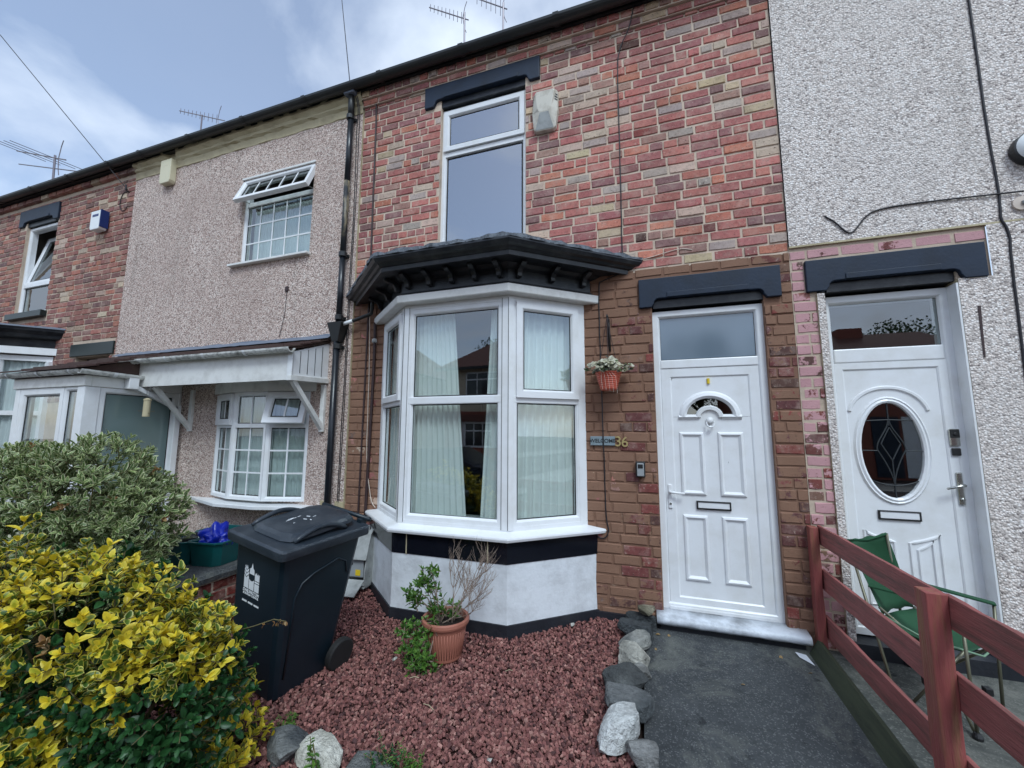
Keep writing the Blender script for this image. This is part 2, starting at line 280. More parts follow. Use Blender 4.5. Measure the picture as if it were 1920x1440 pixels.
# ------------------------------------------------------------------ helpers: meshes and objects
class MB:
    def __init__(s, mtx=None): s.v = []; s.f = []; s.c = []; s.m = mtx
    def add(s, vs_, fs, colr=None):
        k = len(s.v)
        for p in vs_:
            p = Vector(p); s.v.append(tuple(s.m @ p) if s.m else tuple(p))
            if colr is not None: s.c.append(colr)
        s.f += [tuple(i+k for i in f) for f in fs]; return s
    def box(s, x0, x1, y0, y1, z0, z1, colr=None):
        return s.add([(x, y, z) for x in (x0, x1) for y in (y0, y1) for z in (z0, z1)],
                     [(0, 1, 3, 2), (4, 6, 7, 5), (0, 4, 5, 1), (2, 3, 7, 6), (0, 2, 6, 4), (1, 5, 7, 3)], colr)
    def obox(s, a, b, w, h, up=(0, 0, 1)):
        a, b = Vector(a), Vector(b); d = (b-a).normalized(); u = Vector(up); sd_ = d.cross(u)
        if sd_.length < 1e-4: sd_ = d.cross(Vector((0, 1, 0)))
        sd_.normalize(); u = sd_.cross(d)
        P = [q + sd_*i*w/2 + u*j*h/2 for q in (a, b) for i in (-1, 1) for j in (-1, 1)]
        return s.add(P, [(0, 1, 3, 2), (4, 6, 7, 5), (0, 4, 5, 1), (2, 3, 7, 6), (0, 2, 6, 4), (1, 5, 7, 3)])
    def prism(s, poly, vec):
        n = len(poly); P = [Vector(p) for p in poly]; Q = [p + Vector(vec) for p in P]
        return s.add(P+Q, [tuple(range(n))[::-1], tuple(range(n, 2*n))] + [(i, (i+1) % n, n+(i+1) % n, n+i) for i in range(n)])
    def tube(s, pts, r, n=8, colr=None):
        pts = [Vector(p) for p in pts]; rr = r if isinstance(r, (list, tuple)) else [r]*len(pts); V = []; prev = None
        for i, p in enumerate(pts):
            d = (pts[min(i+1, len(pts)-1)] - pts[max(i-1, 0)]).normalized()
            a = prev - d*prev.dot(d) if prev is not None else (d.cross(Vector((0, 0, 1))) if abs(d.z) < .95 else d.cross(Vector((1, 0, 0))))
            if a.length < 1e-5: a = d.orthogonal()
            a.normalize(); prev = a; b = d.cross(a)
            V += [p + (a*math.cos(2*math.pi*k/n) + b*math.sin(2*math.pi*k/n))*rr[i] for k in range(n)]
        F = [(i*n+k, i*n+(k+1) % n, (i+1)*n+(k+1) % n, (i+1)*n+k) for i in range(len(pts)-1) for k in range(n)]
        F += [tuple(range(n))[::-1], tuple(range((len(pts)-1)*n, len(pts)*n))]
        return s.add(V, F, colr)
    def lathe(s, prof, c, n=24, axis='Z', close=True):
        V = []; c = Vector(c)
        for r, z in prof:
            for k in range(n):
                a = 2*math.pi*k/n
                p = (r*math.cos(a), r*math.sin(a), z) if axis == 'Z' else ((r*math.cos(a), z, r*math.sin(a)) if axis == 'Y' else (z, r*math.cos(a), r*math.sin(a)))
                V.append(c + Vector(p))
        F = [(i*n+k, i*n+(k+1) % n, (i+1)*n+(k+1) % n, (i+1)*n+k) for i in range(len(prof)-1) for k in range(n)]
        if close: F += [tuple(range(n))[::-1], tuple(range((len(prof)-1)*n, len(prof)*n))]
        return s.add(V, F)
    def ring(s, x0, x1, z0, z1, prof):
        """closed mitred rectangular moulding in the xz plane; prof = [(inset, y)]"""
        n = len(prof); V = []
        for (cx, cz, sx, sz) in ((x0, z0, 1, 1), (x1, z0, -1, 1), (x1, z1, -1, -1), (x0, z1, 1, -1)):
            V += [(cx + sx*i, y, cz + sz*i) for i, y in prof]
        return s.add(V, [(k*n+j, ((k+1) % 4)*n+j, ((k+1) % 4)*n+(j+1) % n, k*n+(j+1) % n) for k in range(4) for j in range(n)])
    def loop(s, pts, prof, closed=True, center=None):
        """moulding along a planar xz curve; prof=[(offset along outward normal, y)]"""
        n = len(prof); m = len(pts); V = []
        for i, (x, z) in enumerate(pts):
            if closed: a, b = pts[i-1], pts[(i+1) % m]
            else: a, b = pts[max(0, i-1)], pts[min(m-1, i+1)]
            tx, tz = b[0]-a[0], b[1]-a[1]; L = math.hypot(tx, tz) or 1; nx, nz = tz/L, -tx/L
            V += [(x + nx*o, y, z + nz*o) for o, y in prof]
        rng_ = range(m) if closed else range(m-1)
        F = [(k*n+j, ((k+1) % m)*n+j, ((k+1) % m)*n+(j+1) % n, k*n+(j+1) % n) for k in rng_ for j in range(n)]
        if not closed: F += [tuple(range(n)), tuple(range((m-1)*n, m*n))[::-1]]
        return s.add(V, F)
    def build(s, name, mat, parent=None, smooth=False, bevel=0, seg=2, recalc=True):
        me = bpy.data.meshes.new(name); me.from_pydata(s.v, [], s.f)
        if s.c:
            ca = me.color_attributes.new('col', 'FLOAT_COLOR', 'POINT'); ca.data.foreach_set('color', [x for c in s.c for x in (c if len(c) == 4 else (*c, 1))])
        if recalc:
            import bmesh
            bm = bmesh.new(); bm.from_mesh(me); bmesh.ops.recalc_face_normals(bm, faces=bm.faces); bm.to_mesh(me); bm.free()
        if smooth: me.polygons.foreach_set('use_smooth', [True]*len(me.polygons))
        me.materials.append(M[mat] if isinstance(mat, str) else mat); me.update()
        o = bpy.data.objects.new(name, me); col.objects.link(o); adopt(o, parent)
        if bevel:
            b = o.modifiers.new('bevel', 'BEVEL'); b.width = bevel; b.segments = seg; b.limit_method = 'ANGLE'; b.angle_limit = R_(35)
        if smooth == 'auto': pass
        return o
def adopt(o, parent):
    if parent is not None:
        o.parent = parent; o.matrix_parent_inverse = parent_world(parent).inverted()
def parent_world(p):
    m = p.matrix_basis.copy()
    if p.parent: m = parent_world(p.parent) @ p.matrix_parent_inverse @ m
    return m
def tag(o, label, cat, group=None):
    o['label'] = label; o['category'] = cat
    if group: o['group'] = group
    return o
def thing(name, label, cat, loc=(0, 0, 0), group=None):
    o = bpy.data.objects.new(name, None); o.empty_display_size = .1; col.objects.link(o); o.location = loc
    return tag(o, label, cat, group)
def struct(o): o['kind'] = 'structure'; return o
def stuff(o): o['kind'] = 'stuff'; return o
def text_mesh(txt, size, depth, mtx, name, mat, parent, bold=0.0):
    cu = bpy.data.curves.new('lettering', 'FONT'); cu.body = txt; cu.size = size; cu.extrude = depth; cu.offset = bold; cu.align_x = 'CENTER'; cu.align_y = 'CENTER'
    t = bpy.data.objects.new('lettering', cu); col.objects.link(t)
    me = bpy.data.meshes.new_from_object(t.evaluated_get(bpy.context.evaluated_depsgraph_get()))
    bpy.data.objects.remove(t); bpy.data.curves.remove(cu)
    me.transform(mtx); me.materials.clear(); me.materials.append(M[mat]); me.name = name
    o = bpy.data.objects.new(name, me); col.objects.link(o); adopt(o, parent); return o
FACE = Matrix.Rotation(R_(90), 4, 'X')      # text lying in xy -> standing in xz, facing -Y
def cable(name, pts, r, mat, label, cat='cable', clips=False, parent=None):
    P = [Vector(p) for p in pts]; Q = []
    for i in range(len(P)-1):
        p0, p1, p2, p3 = P[max(0, i-1)], P[i], P[i+1], P[min(len(P)-1, i+2)]
        for t in (0, .25, .5, .75):
            Q.append(.5*((2*p1) + (p2-p0)*t + (2*p0-5*p1+4*p2-p3)*t*t + (3*p1-p0-3*p2+p3)*t**3))
    Q.append(P[-1])
    Q = [q + Vector((rnd.uniform(-.002, .002), 0, 0)) for q in Q]
    o = MB().tube(Q, r, 6).build(name, mat, parent, smooth=True)
    if label: tag(o, label, cat)
    return o

# ------------------------------------------------------------------ the setting
SL = .05
def gz(y): return SL*max(min(y, 0), -4.2)
def sheet(name, x0, x1, ys, mat, dz, nx=1):
    b = MB(); xs = [x0 + (x1-x0)*i/nx for i in range(nx+1)]
    for y in ys: b.add([(x, y, gz(y)+dz) for x in xs], [])
    n = nx+1
    b.f = [(j*n+i, j*n+i+1, (j+1)*n+i+1, (j+1)*n+i) for j in range(len(ys)-1) for i in range(nx)]
    return struct(b.build(name, mat))
sheet('ground', -120, 120, [-120, -4.2, 0, 60], 'earth', -.045)
sheet('garden_path', -.06, 1.12, [-4.2, 0.02], 'path', 0)
sheet('neighbour_yard', 1.12, 5.2, [-4.2, .02], 'yard', -.006)
sheet('front_yard', -7.5, -3.46, [-4.2, .02], 'yard', -.006)
sheet('gravel_bed', -3.40, -.10, [-4.2, .0], 'gravel_bed', -.022)
sheet('pavement', -60, 60, [-6.0, -4.2], 'pave', .002)
b = MB(); b.box(-60, 60, -6.12, -6.0, -.5, gz(-6)+.004); struct(b.build('kerb', 'pave'))
b = MB(); b.box(-60, 60, -11.6, -6.12, -.6, gz(-6)-.10); struct(b.build('road', 'road'))
b = MB(); b.box(-60, 60, -14.2, -11.6, -.5, gz(-6)+.006); struct(b.build('far_pavement', 'pave'))

# ------------------------------------------------------------------ walls
def wall_sheet(x0, x1, z0, z1, holes, y, mat, name, parent, extra_x=()):
    xs = sorted({x0, x1, *[h[0] for h in holes], *[h[1] for h in holes]}); zs = sorted({z0, z1, *[h[2] for h in holes], *[h[3] for h in holes]})
    xs = [x for x in xs if x0 <= x <= x1]; zs = [z for z in zs if z0 <= z <= z1]
    b = MB()
    for i in range(len(xs)-1):
        for j in range(len(zs)-1):
            cx, cz = (xs[i]+xs[i+1])/2, (zs[j]+zs[j+1])/2
            if any(h[0] < cx < h[1] and h[2] < cz < h[3] for h in holes): continue
            b.add([(xs[i], y, zs[j]), (xs[i+1], y, zs[j]), (xs[i+1], y, zs[j+1]), (xs[i], y, zs[j+1])], [(0, 1, 2, 3)])
    for h in holes:
        d = h[4] if len(h) > 4 else .12
        if not d: continue
        a, c, e, g = h[:4]
        b.add([(a, y, e), (a, y+d, e), (a, y+d, g), (a, y, g)], [(0, 1, 2, 3)])
        b.add([(c, y, e), (c, y+d, e), (c, y+d, g), (c, y, g)], [(3, 2, 1, 0)])
        b.add([(a, y, g), (c, y, g), (c, y+d, g), (a, y+d, g)], [(0, 1, 2, 3)])
        b.add([(a, y, e), (c, y, e), (c, y+d, e), (a, y+d, e)], [(3, 2, 1, 0)])
    return b.build(name, mat, parent, recalc=False)
BH, BJ = .0872, .0098
def layout(x0, x1, z0, z1, holes, seed, header_every=5):
    r = random.Random(seed); out = []; z = z0; i = 0
    while z < z1-.03:
        zt = min(z+BH-BJ, z1); off = (0 if i % 2 else .121) + r.uniform(-.03, .03); x = x0-off; k = 0
        while x < x1:
            head = (i % header_every == 0 and r.random() < .8) or r.random() < .07
            L = (.106 if head else .226) + r.uniform(-.012, .010); a, c = max(x, x0), min(x+L, x1); x += L+BJ+r.uniform(-.002, .003)
            segs = [(a, c)]
            for h in holes:
                if zt > h[2]+.012 and z < h[3]-.012:
                    ns = []
                    for s0, s1 in segs:
                        if h[1] <= s0 or h[0] >= s1: ns.append((s0, s1)); continue
                        if h[0] > s0: ns.append((s0, h[0]-.004))
                        if h[1] < s1: ns.append((h[1]+.004, s1))
                    segs = ns
            for s0, s1 in segs:
                if s1-s0 > .028: out.append((s0+r.uniform(-.001, .002), s1-r.uniform(-.001, .002), z+r.uniform(-.003, .003), zt+r.uniform(-.003, .003)))
        z += BH; i += 1
    return out
def brick_mesh_data(r, L=1., H=1., cx=.035, cz=.09, jit=1.):
    """front face, chamfer and sides of one worn brick, unit sized: x in 0..L, z in 0..H, y 0 (face) .. 1 (back)"""
    j = lambda s: r.uniform(-s, s)*jit
    e = .022
    outer = [(.008+j(.012), .62, .02+j(.045)), (L*.5+j(.2), .62, j(.05)), (L-.008+j(.012), .62, .02+j(.045)), (L-.008+j(.012), .62, H-.02+j(.045)), (L*.5+j(.2), .62, H+j(.05)), (.008+j(.012), .62, H-.02+j(.045))]
    inner = [(cx+j(.012), j(.10), cz+j(.04)), (L*.5+j(.1), j(.1), cz+j(.03)), (L-cx+j(.012), j(.10), cz+j(.04)), (L-cx+j(.012), j(.1), H-cz+j(.04)), (L*.5+j(.1), j(.1), H-cz+j(.03)), (cx+j(.012), j(.1), H-cz+j(.04))]
    back = [(p[0], 1., p[2]) for p in outer]
    F = [(6, 7, 10, 11), (7, 8, 9, 10)] + [(k, (k+1) % 6, 6+(k+1) % 6, 6+k) for k in range(6)] + [(12+k, 12+(k+1) % 6, (k+1) % 6, k) for k in range(6)]
    return outer+inner+back, F
BRICK_VARS = {}
def brick_variant(matkey, k):
    key = (matkey, k)
    if key not in BRICK_VARS:
        V, F = brick_mesh_data(random.Random(100+k)); me = bpy.data.meshes.new('brick'); me.from_pydata(V, [], F)
        me.materials.append(M[matkey]); me.update(); BRICK_VARS[key] = me
    return BRICK_VARS[key]
def screen_area(x0, x1, z0, z1, y=0):
    P = [project((x, y, z)) for x, z in ((x0, z0), (x1, z0), (x1, z1), (x0, z1))]
    if any(p is None for p in P): return 0
    cxp, cyp = sum(p[0] for p in P)/4, sum(p[1] for p in P)/4
    if not (0 < cxp < 1920 and 0 < cyp < 1440): return 0
    return abs(sum(P[i][0]*P[(i+1) % 4][1]-P[(i+1) % 4][0]*P[i][1] for i in range(4)))/2
def lay_bricks(bricks, colour, parent, yface=0, depth=.014, mat1='brick1', matN='brickN', seed=1, limit=300, hide=()):
    r = random.Random(seed); items = []
    for b_ in bricks:
        a = screen_area(*b_, yface)
        for h in hide:
            if h[0] < (b_[0]+b_[1])/2 < h[1] and h[2] < (b_[2]+b_[3])/2 < h[3]: a = 0
        items.append((a, b_))
    items.sort(key=lambda t: -t[0]); mass = MB()
    for i, (a, (x0, x1, z0, z1)) in enumerate(items):
        c = colour((x0+x1)/2, (z0+z1)/2, r); dy = r.uniform(-.004, .003)
        if i < limit and a > 0:
            o = bpy.data.objects.new('brick', brick_variant(mat1, r.randrange(12))); col.objects.link(o)
            o.scale = (x1-x0, depth, z1-z0); o.location = (x0, yface+dy, z0); o.color = c; adopt(o, parent)
        else:
            V, F = brick_mesh_data(r); mass.add([(x0+p[0]*(x1-x0), yface+dy+p[1]*depth, z0+p[2]*(z1-z0)) for p in V], F, c)
    if mass.v: stuff(mass.build('brickwork', matN, parent, recalc=False))
def pick(r, table):
    t = r.random()*sum(w for w, _ in table)
    for w, c in table:
        t -= w
        if t <= 0: break
    k = r.uniform(.86, 1.12); return tuple(min(1, x*k*r.uniform(.96, 1.04)) for x in c)
REDS = [(5, lin(192, 122, 111)), (5, lin(182, 114, 107)), (4, lin(172, 110, 106)), (2.5, lin(157, 110, 107)), (2, lin(202, 130, 108)), (1.2, lin(142, 106, 104)), (1.3, lin(206, 182, 162)), (.7, lin(206, 184, 150)), (1.3, lin(186, 168, 158)), (1.8, lin(174, 134, 121))]
DARKS = [(4, lin(124, 72, 68)), (3, lin(106, 66, 64)), (1.5, lin(140, 74, 67)), (2, lin(94, 68, 62)), (1, lin(130, 100, 84))]
FAR = [(5, lin(164, 110, 98)), (4, lin(150, 102, 94)), (3, lin(138, 98, 92)), (2, lin(176, 116, 98)), (1.2, lin(198, 176, 156)), (1.2, lin(124, 94, 90)), (1, lin(166, 140, 122))]
def room(x0, x1, y0, y1, z0, z1, parent, mat='room', name='room_shell'):
    b = MB(); b.add([(x, y, z) for x in (x0, x1) for y in (y0, y1) for z in (z0, z1)], [(0, 2, 3, 1), (4, 5, 7, 6), (2, 6, 7, 3), (0, 4, 6, 2), (1, 3, 7, 5)])
    return b.build(name, mat, parent, recalc=False)
def eaves(x0, x1, parent):
    prof = [(-.050+.062*math.cos(a), .062*math.sin(a)) for a in np.linspace(math.pi, 2*math.pi, 9)]
    g = MB(); V = []; n = 9
    for x in (x0, x1): V += [(x, -.10+p[0], 5.745+p[1]) for p in prof] + [(x, -.10+p[0]*.9-.005, 5.748+p[1]*.9) for p in prof[::-1]]
    m = 18; g.add(V, [(k, (k+1) % m, m+(k+1) % m, m+k) for k in range(m)])
    o = g.build('gutter', 'gutter', parent, smooth=False)
    x = x0+.35
    while x < x1:
        q = MB(); V = []
        for xx in (x-.03, x+.03): V += [(xx, -.10-.050+(.072*math.cos(a)), 5.745+.072*math.sin(a)) for a in np.linspace(math.pi, 2*math.pi, 9)]
        q.add(V, [(k, k+1, 10+k, 9+k) for k in range(8)]); q.build('gutter_clip', 'gutter', o); x += 1.05
    f = MB(); f.box(x0, x1, -.085, -.02, 5.70, 5.80); f.build('fascia', 'gutter', parent)
    r = MB(); r.prism([(x0, -.15, 5.79), (x0, 4.0, 8.95), (x0, 8.2, 5.79), (x0, 8.2, 5.72), (x0, 4.0, 8.85), (x0, -.15, 5.76)], (x1-x0, 0, 0)); r.build('roof', 'slate', parent)
def shell_back(x0, x1, parent):
    b = MB(); b.box(x0+.02, x1-.02, 7.9, 8.1, -.2, 5.75); b.build('rear_wall', 'room', parent)
def chimney(x, parent):
    b = MB(); b.box(x-.45, x+.45, 3.6, 4.4, 8.3, 10.0); o = b.build('chimney', 'brickN', parent)
    p = MB()
    for k in (-.25, .25): p.lathe([(.10, 10.0), (.09, 10.3), (.11, 10.3), (.11, 10.34)], (x+k, 4.0, 0), 12)
    p.build('chimney_pot', 'terracotta', o)
    return o

# ---- lintels: stone with a cusped underside, painted blue black
def lintel(x0, x1, z0, z1, parent, inset=.13, mat='lintel', name='lintel', depth=.19):
    n = .075; pts = [(x0, z0)]
    a, c = x0+inset, x1-inset; r = .045
    pts += [(a-.02, z0)] + [(a+r-r*math.cos(t), z0+n-r+r*math.sin(t)) for t in np.linspace(0, math.pi/2, 5)]
    pts += [(c-r+r*math.sin(t), z0+n-r+r*math.cos(t)) for t in np.linspace(0, math.pi/2, 5)] + [(c+.02, z0), (x1, z0), (x1, z1), (x0, z1)]
    rr = random.Random(int(x0*100))
    b = MB(); b.prism([(x, -.028, z) for x, z in pts], (0, depth+.028, 0)); o = b.build(name, mat, parent, bevel=.006)
    g = MB(); g.box(a-.005, c+.005, .018, depth-.01, z0-.004, z0+n-.003); g.build('lintel_soffit', 'lead_black', o)
    g = MB(); g.box(a+.11, c-.11, -.036, -.029, z0+n+.004, z0+n+.048); g.build('lintel_panel', mat, o, bevel=.003)
    return o

# ---- UPVC pieces
def frame(parent, x0, x1, z0, z1, y, w=.055, d=.07, name='frame', mat='upvc', M4=None):
    b = MB(M4); b.ring(x0, x1, z0, z1, [(0, y+d), (0, y), (w-.018, y), (w-.010, y+.006), (w, y+.022), (w, y+d)])
    return b.build(name, mat, parent)
def pane(parent, x0, x1, z0, z1, y, mat='glass', M4=None, gasket=True):
    b = MB(M4); b.box(x0, x1, y, y+.006, z0, z1); o = b.build('pane', mat, parent, recalc=True)
    if gasket:
        g = MB(M4); g.ring(x0-.004, x1+.004, z0-.004, z1+.004, [(0, y-.004), (.010, y-.004), (.010, y+.001), (0, y+.001)]); g.build('gasket', 'gasket', parent)
    return o
def bars(parent, x0, x1, z0, z1, nx, nz, y, M4=None, w=.018):
    for i in range(1, nx):
        b = MB(M4); x = x0+(x1-x0)*i/nx; b.box(x-w/2, x+w/2, y, y+.004, z0, z1); b.build('glazing_bar', 'upvc', parent)
    for j in range(1, nz):
        b = MB(M4); z = z0+(z1-z0)*j/nz; b.box(x0, x1, y-.0012, y+.0052, z-w/2, z+w/2); b.build('glazing_bar', 'upvc', parent)
def curtain(name, pts, z0, z1, amp, waves, mat, label, top_pts=None, seed=0):
    r = random.Random(seed); n = waves*8; b = MB(); tp = top_pts or pts; rows = 7
    def along(P, t):
        L = [(Vector(P[i+1])-Vector(P[i])).length for i in range(len(P)-1)]; s = t*sum(L)
        for i, l_ in enumerate(L):
            if s <= l_ or i == len(L)-1:
                d = (Vector(P[i+1])-Vector(P[i])).normalized(); return Vector(P[i])+d*s, Vector((-d.y, d.x))
            s -= l_
    ph = [r.uniform(-.6, .6) for _ in range(waves+2)]
    for k in range(rows):
        f = k/(rows-1)
        for i in range(n+1):
            t = i/n; p, nn = along([tuple(Vector(a).lerp(Vector(c), f)) for a, c in zip(pts, tp)], t)
            w = math.sin(t*waves*2*math.pi+ph[int(t*waves)]*.6)*amp*(1-.35*f)
            q = p + nn*w; b.add([(q.x, q.y, z0+(z1-z0)*f)], [])
    b.f = [(k*(n+1)+i, k*(n+1)+i+1, (k+1)*(n+1)+i+1, (k+1)*(n+1)+i) for k in range(rows-1) for i in range(n)]
    return tag(b.build(name, mat, smooth=True, recalc=False), label, 'curtain')

# ================================================================== number 36: brick house
H36 = thing('terraced_house', 'red brick terraced house with black corniced bay window and white door numbered 36', 'house', (-1.0, 0, 0), 'houses in the terrace')
X0, X1 = -3.158, 1.175
DO = (.097, .972, .112, 2.649); UW = (-2.088, -1.085, 3.36, 5.24); BAYH = (-2.66, -.56, -.2, 2.95)
L_D = (-.011, 1.098, 2.677, 2.940); L_U = (-2.29, -.922, 5.267, 5.522)
holes36 = [(*DO[:2], .03, 2.757, .14), (*UW[:3], 5.347, .14), (*BAYH, .24)]
wall_sheet(X0, X1, -.3, 5.72, holes36, .0075, 'mortar', 'wall', H36)
def col36(x, z, r):
    if z < 3.08:
        jamb = (-.16 < x < .13) or x > .94
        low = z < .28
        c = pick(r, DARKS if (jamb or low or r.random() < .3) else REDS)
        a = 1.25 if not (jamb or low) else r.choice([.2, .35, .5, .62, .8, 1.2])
        if x < -2.7: a = r.choice([1.2, 1.2, .8, .6])
        if -.55 < x <= -.16 and not low: a = 1.25 if r.random() < .88 else .72
        return (*c, a)
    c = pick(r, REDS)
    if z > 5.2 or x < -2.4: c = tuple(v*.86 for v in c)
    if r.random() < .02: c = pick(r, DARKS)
    return (*c, 0)
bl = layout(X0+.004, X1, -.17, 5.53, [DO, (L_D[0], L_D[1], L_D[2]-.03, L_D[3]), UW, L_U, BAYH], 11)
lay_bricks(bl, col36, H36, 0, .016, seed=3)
# corbelled eaves courses
cb = MB(); r = random.Random(5); x = X0
while x < X1:
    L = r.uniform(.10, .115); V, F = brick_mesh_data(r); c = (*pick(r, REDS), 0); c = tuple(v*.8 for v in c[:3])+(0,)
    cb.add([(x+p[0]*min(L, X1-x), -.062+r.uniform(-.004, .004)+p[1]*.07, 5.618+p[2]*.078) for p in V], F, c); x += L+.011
x = X0
while x < X1:
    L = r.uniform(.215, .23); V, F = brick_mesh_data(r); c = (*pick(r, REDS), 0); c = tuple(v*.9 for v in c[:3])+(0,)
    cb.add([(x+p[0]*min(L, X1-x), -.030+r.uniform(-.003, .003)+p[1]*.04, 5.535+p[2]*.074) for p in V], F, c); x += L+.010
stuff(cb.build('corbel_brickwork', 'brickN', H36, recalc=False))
b = MB(); b.box(X0, X1, -.052, .0, 5.612, 5.70); b.box(X0, X1, -.022, .0, 5.53, 5.6105); b.build('corbel_mortar', 'mortar', H36)
eaves(X0, X1, H36); shell_back(X0, X1, H36)
lintel(*L_U, H36); lintel(*L_D, H36, .125)
# DPC band at the foot of the wall
for q in ((-.52, .07, .045), (X0, -2.72, .03)): b = MB(); b.box(q[0], q[1], -.025, -.001, -.08, q[2]); b.build('damp_proof_band', 'bitumen', H36)
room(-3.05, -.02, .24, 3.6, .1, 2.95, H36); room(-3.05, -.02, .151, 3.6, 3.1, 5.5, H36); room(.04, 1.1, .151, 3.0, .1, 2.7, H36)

# upper sash window
w = frame(H36, UW[0], UW[1], UW[2], UW[3], .055, .05, .08, 'upper_window')
b = MB(); b.box(UW[0]+.04, UW[1]-.04, .058, .13, 4.665, 4.715); b.build('transom', 'upvc', w)
frame(w, UW[0]+.022, UW[1]-.022, 4.725, UW[3]-.028, .035, .068, .05, 'vent_sash')
pane(w, UW[0]+.092, UW[1]-.092, 4.797, UW[3]-.098, .062, 'glass_up')
pane(w, UW[0]+.060, UW[1]-.060, UW[2]+.055, 4.652, .085, 'glass_up')
b = MB(); b.box(UW[0]-.05, UW[1]+.05, -.06, .06, UW[2]-.09, UW[2]-.002); b.build('sill', 'lintel', w, bevel=.006)
b = MB(); b.box(UW[0]-.012, UW[0]-.001, .02, .06, UW[2], UW[3]); b.box(UW[1]+.001, UW[1]+.012, .02, .06, UW[2], UW[3]); b.build('mortar_fillet', 'cream', w)

# ---- bay window
BP = [Vector((-.51, 0)), Vector((-1.10, -.49)), Vector((-2.14, -.49)), Vector((-2.73, 0))]
def bay_off(o):
    nR = Vector((.49, -.59)).normalized(); nL = Vector((-.49, -.59)).normalized()
    def yat(p, n_, y): d = Vector((-n_.y, n_.x)); q = p+n_*o; t = (y-q.y)/d.y; return q+d*t
    return [yat(BP[0], nR, 0), yat(BP[0], nR, -.49-o), yat(BP[3], nL, -.49-o), yat(BP[3], nL, 0)]
def bay_sweep(prof, name, mat, parent, bevel=0, cap=True):
    b = MB(); rings = [[(p.x, p.y-.001 if abs(p.y) < 1e-6 else p.y, z) for p in bay_off(o)] for o, z in prof]
    for rg in rings: b.add(rg, [])
    m = len(rings)
    b.f = [(i*4+k, i*4+k+1, ((i+1) % m)*4+k+1, ((i+1) % m)*4+k) for i in range(m) for k in range(3)]
    b.f += [tuple(i*4 for i in range(m)), tuple(i*4+3 for i in range(m))[::-1]]
    return b.build(name, mat, parent, bevel=bevel)
BAY = bay_sweep([(0, .75), (0, .785), (-.07, .785), (-.07, .75)], 'bay_window', 'upvc', H36)
BAY['label'] = 'canted white bay window under a black bracketed cornice'
bay_sweep([(0, 2.715), (0, 2.76), (-.07, 2.76), (-.07, 2.715)], 'head_frame', 'upvc', BAY)
def bay_face(i):
    a, c = BP[i+1], BP[i]; d = (c-a); L = d.length; d = d/L           # local x runs from a to c, y into the house
    m = Matrix(((d.x, -d.y, 0, a.x), (d.y, d.x, 0, a.y), (0, 0, 1, 0), (0, 0, 0, 1))); return m, L
for i in (0, 1, 2):
    m4, L = bay_face(i)
    e = .052
    # the face's own fixed frame, a touch behind the corner posts
    frame(BAY, e-.012, L-e+.012, .778, 2.722, .004, .058 if i != 1 else .062, .06, 'light_frame', M4=m4)
    b = MB(m4); b.prism([(e, .002, 1.815), (L-e, .002, 1.815), (L-e+.0, .002, 1.885), (e, .002, 1.885)], (0, .058, 0)); b.build('transom', 'upvc', BAY, bevel=.008)
    z1, z0 = 2.662, 1.888
    if i != 1:
        frame(BAY, e+.024, L-e-.024, 1.862, 2.708, -.022, .072, .05, 'vent_sash', M4=m4)
        pane(BAY, e+.098, L-e-.098, 1.936, 2.634, .006, M4=m4)
    else:
        pane(BAY, e+.052, L-e-.052, 1.890, 2.658, .034, M4=m4)
    pane(BAY, e+.048, L-e-.048, .838, 1.812, .034, M4=m4)
# corner posts and jambs
for (p, q) in ((BP[1], 1), (BP[2], 1)):
    b = MB(); sgn = 1 if p.x > -1.6 else -1
    b.prism([(p.x+sgn*.046, p.y+.032, .76), (p.x+sgn*.012, p.y-.002, .76), (p.x-sgn*.056, p.y-.004, .76), (p.x-sgn*.056, p.y+.07, .76), (p.x+sgn*.02, p.y+.09, .76)], (0, 0, 1.985)); b.build('corner_post', 'upvc', BAY, bevel=.004)
for p, sg in ((BP[1], 1), (BP[2], -1)):
    for dx in (.006, -.052): b = MB(); b.box(p.x+sg*dx-.0018, p.x+sg*dx+.0018, p.y-.0062, p.y+.02, .765, 2.74); b.build('seam', 'dark_print', BAY)
for p, s in ((BP[0], -1), (BP[3], 1)):
    d = (Vector((-1.10, -.49))-BP[0]).normalized() if s < 0 else (Vector((-2.14, -.49))-BP[3]).normalized(); nn = Vector((d.y, -d.x))*(1 if s > 0 else -1)
    a = p; c = p+d*.075
    b = MB(); b.prism([(a.x, a.y-.002, .76), (c.x, c.y-.002, .76), (c.x-nn.x*-.0, c.y+.07, .76), (a.x, a.y+.07, .76)], (0, 0, 1.985)); b.build('jamb', 'upvc', BAY, bevel=.003)
bay_sweep([(-.05, .690), (.098, .690), (.105, .712), (.10, .728), (.0, .752), (-.05, .752)], 'sill', 'upvc', BAY, .004)
bay_sweep([(-.08, .512), (.052, .512), (.056, .688), (-.08, .688)], 'tiled_band', 'sill_tile', BAY, .003)
for t in (.14, .845):
    p = Vector((-2.14-.02, -.49)).lerp(Vector((-1.08, -.49)), t)
    b = MB(); b.box(p.x-.004, p.x+.004, -.5478, -.50, .513, .687); b.build('tile_joint', 'cream', BAY)
bay_sweep([(-.08, .055), (.044, .055), (.040, .30), (.046, .510), (-.08, .510)], 'plinth_wall', 'plinth', BAY)
bay_sweep([(-.08, -.10), (.062, -.10), (.055, .053), (-.08, .053)], 'plinth_base', 'bitumen', BAY)
bay_sweep([(-.05, 2.762), (.085, 2.762), (.092, 2.772), (.092, 2.838), (-.05, 2.838)], 'white_fascia', 'upvc_old', BAY, .003)
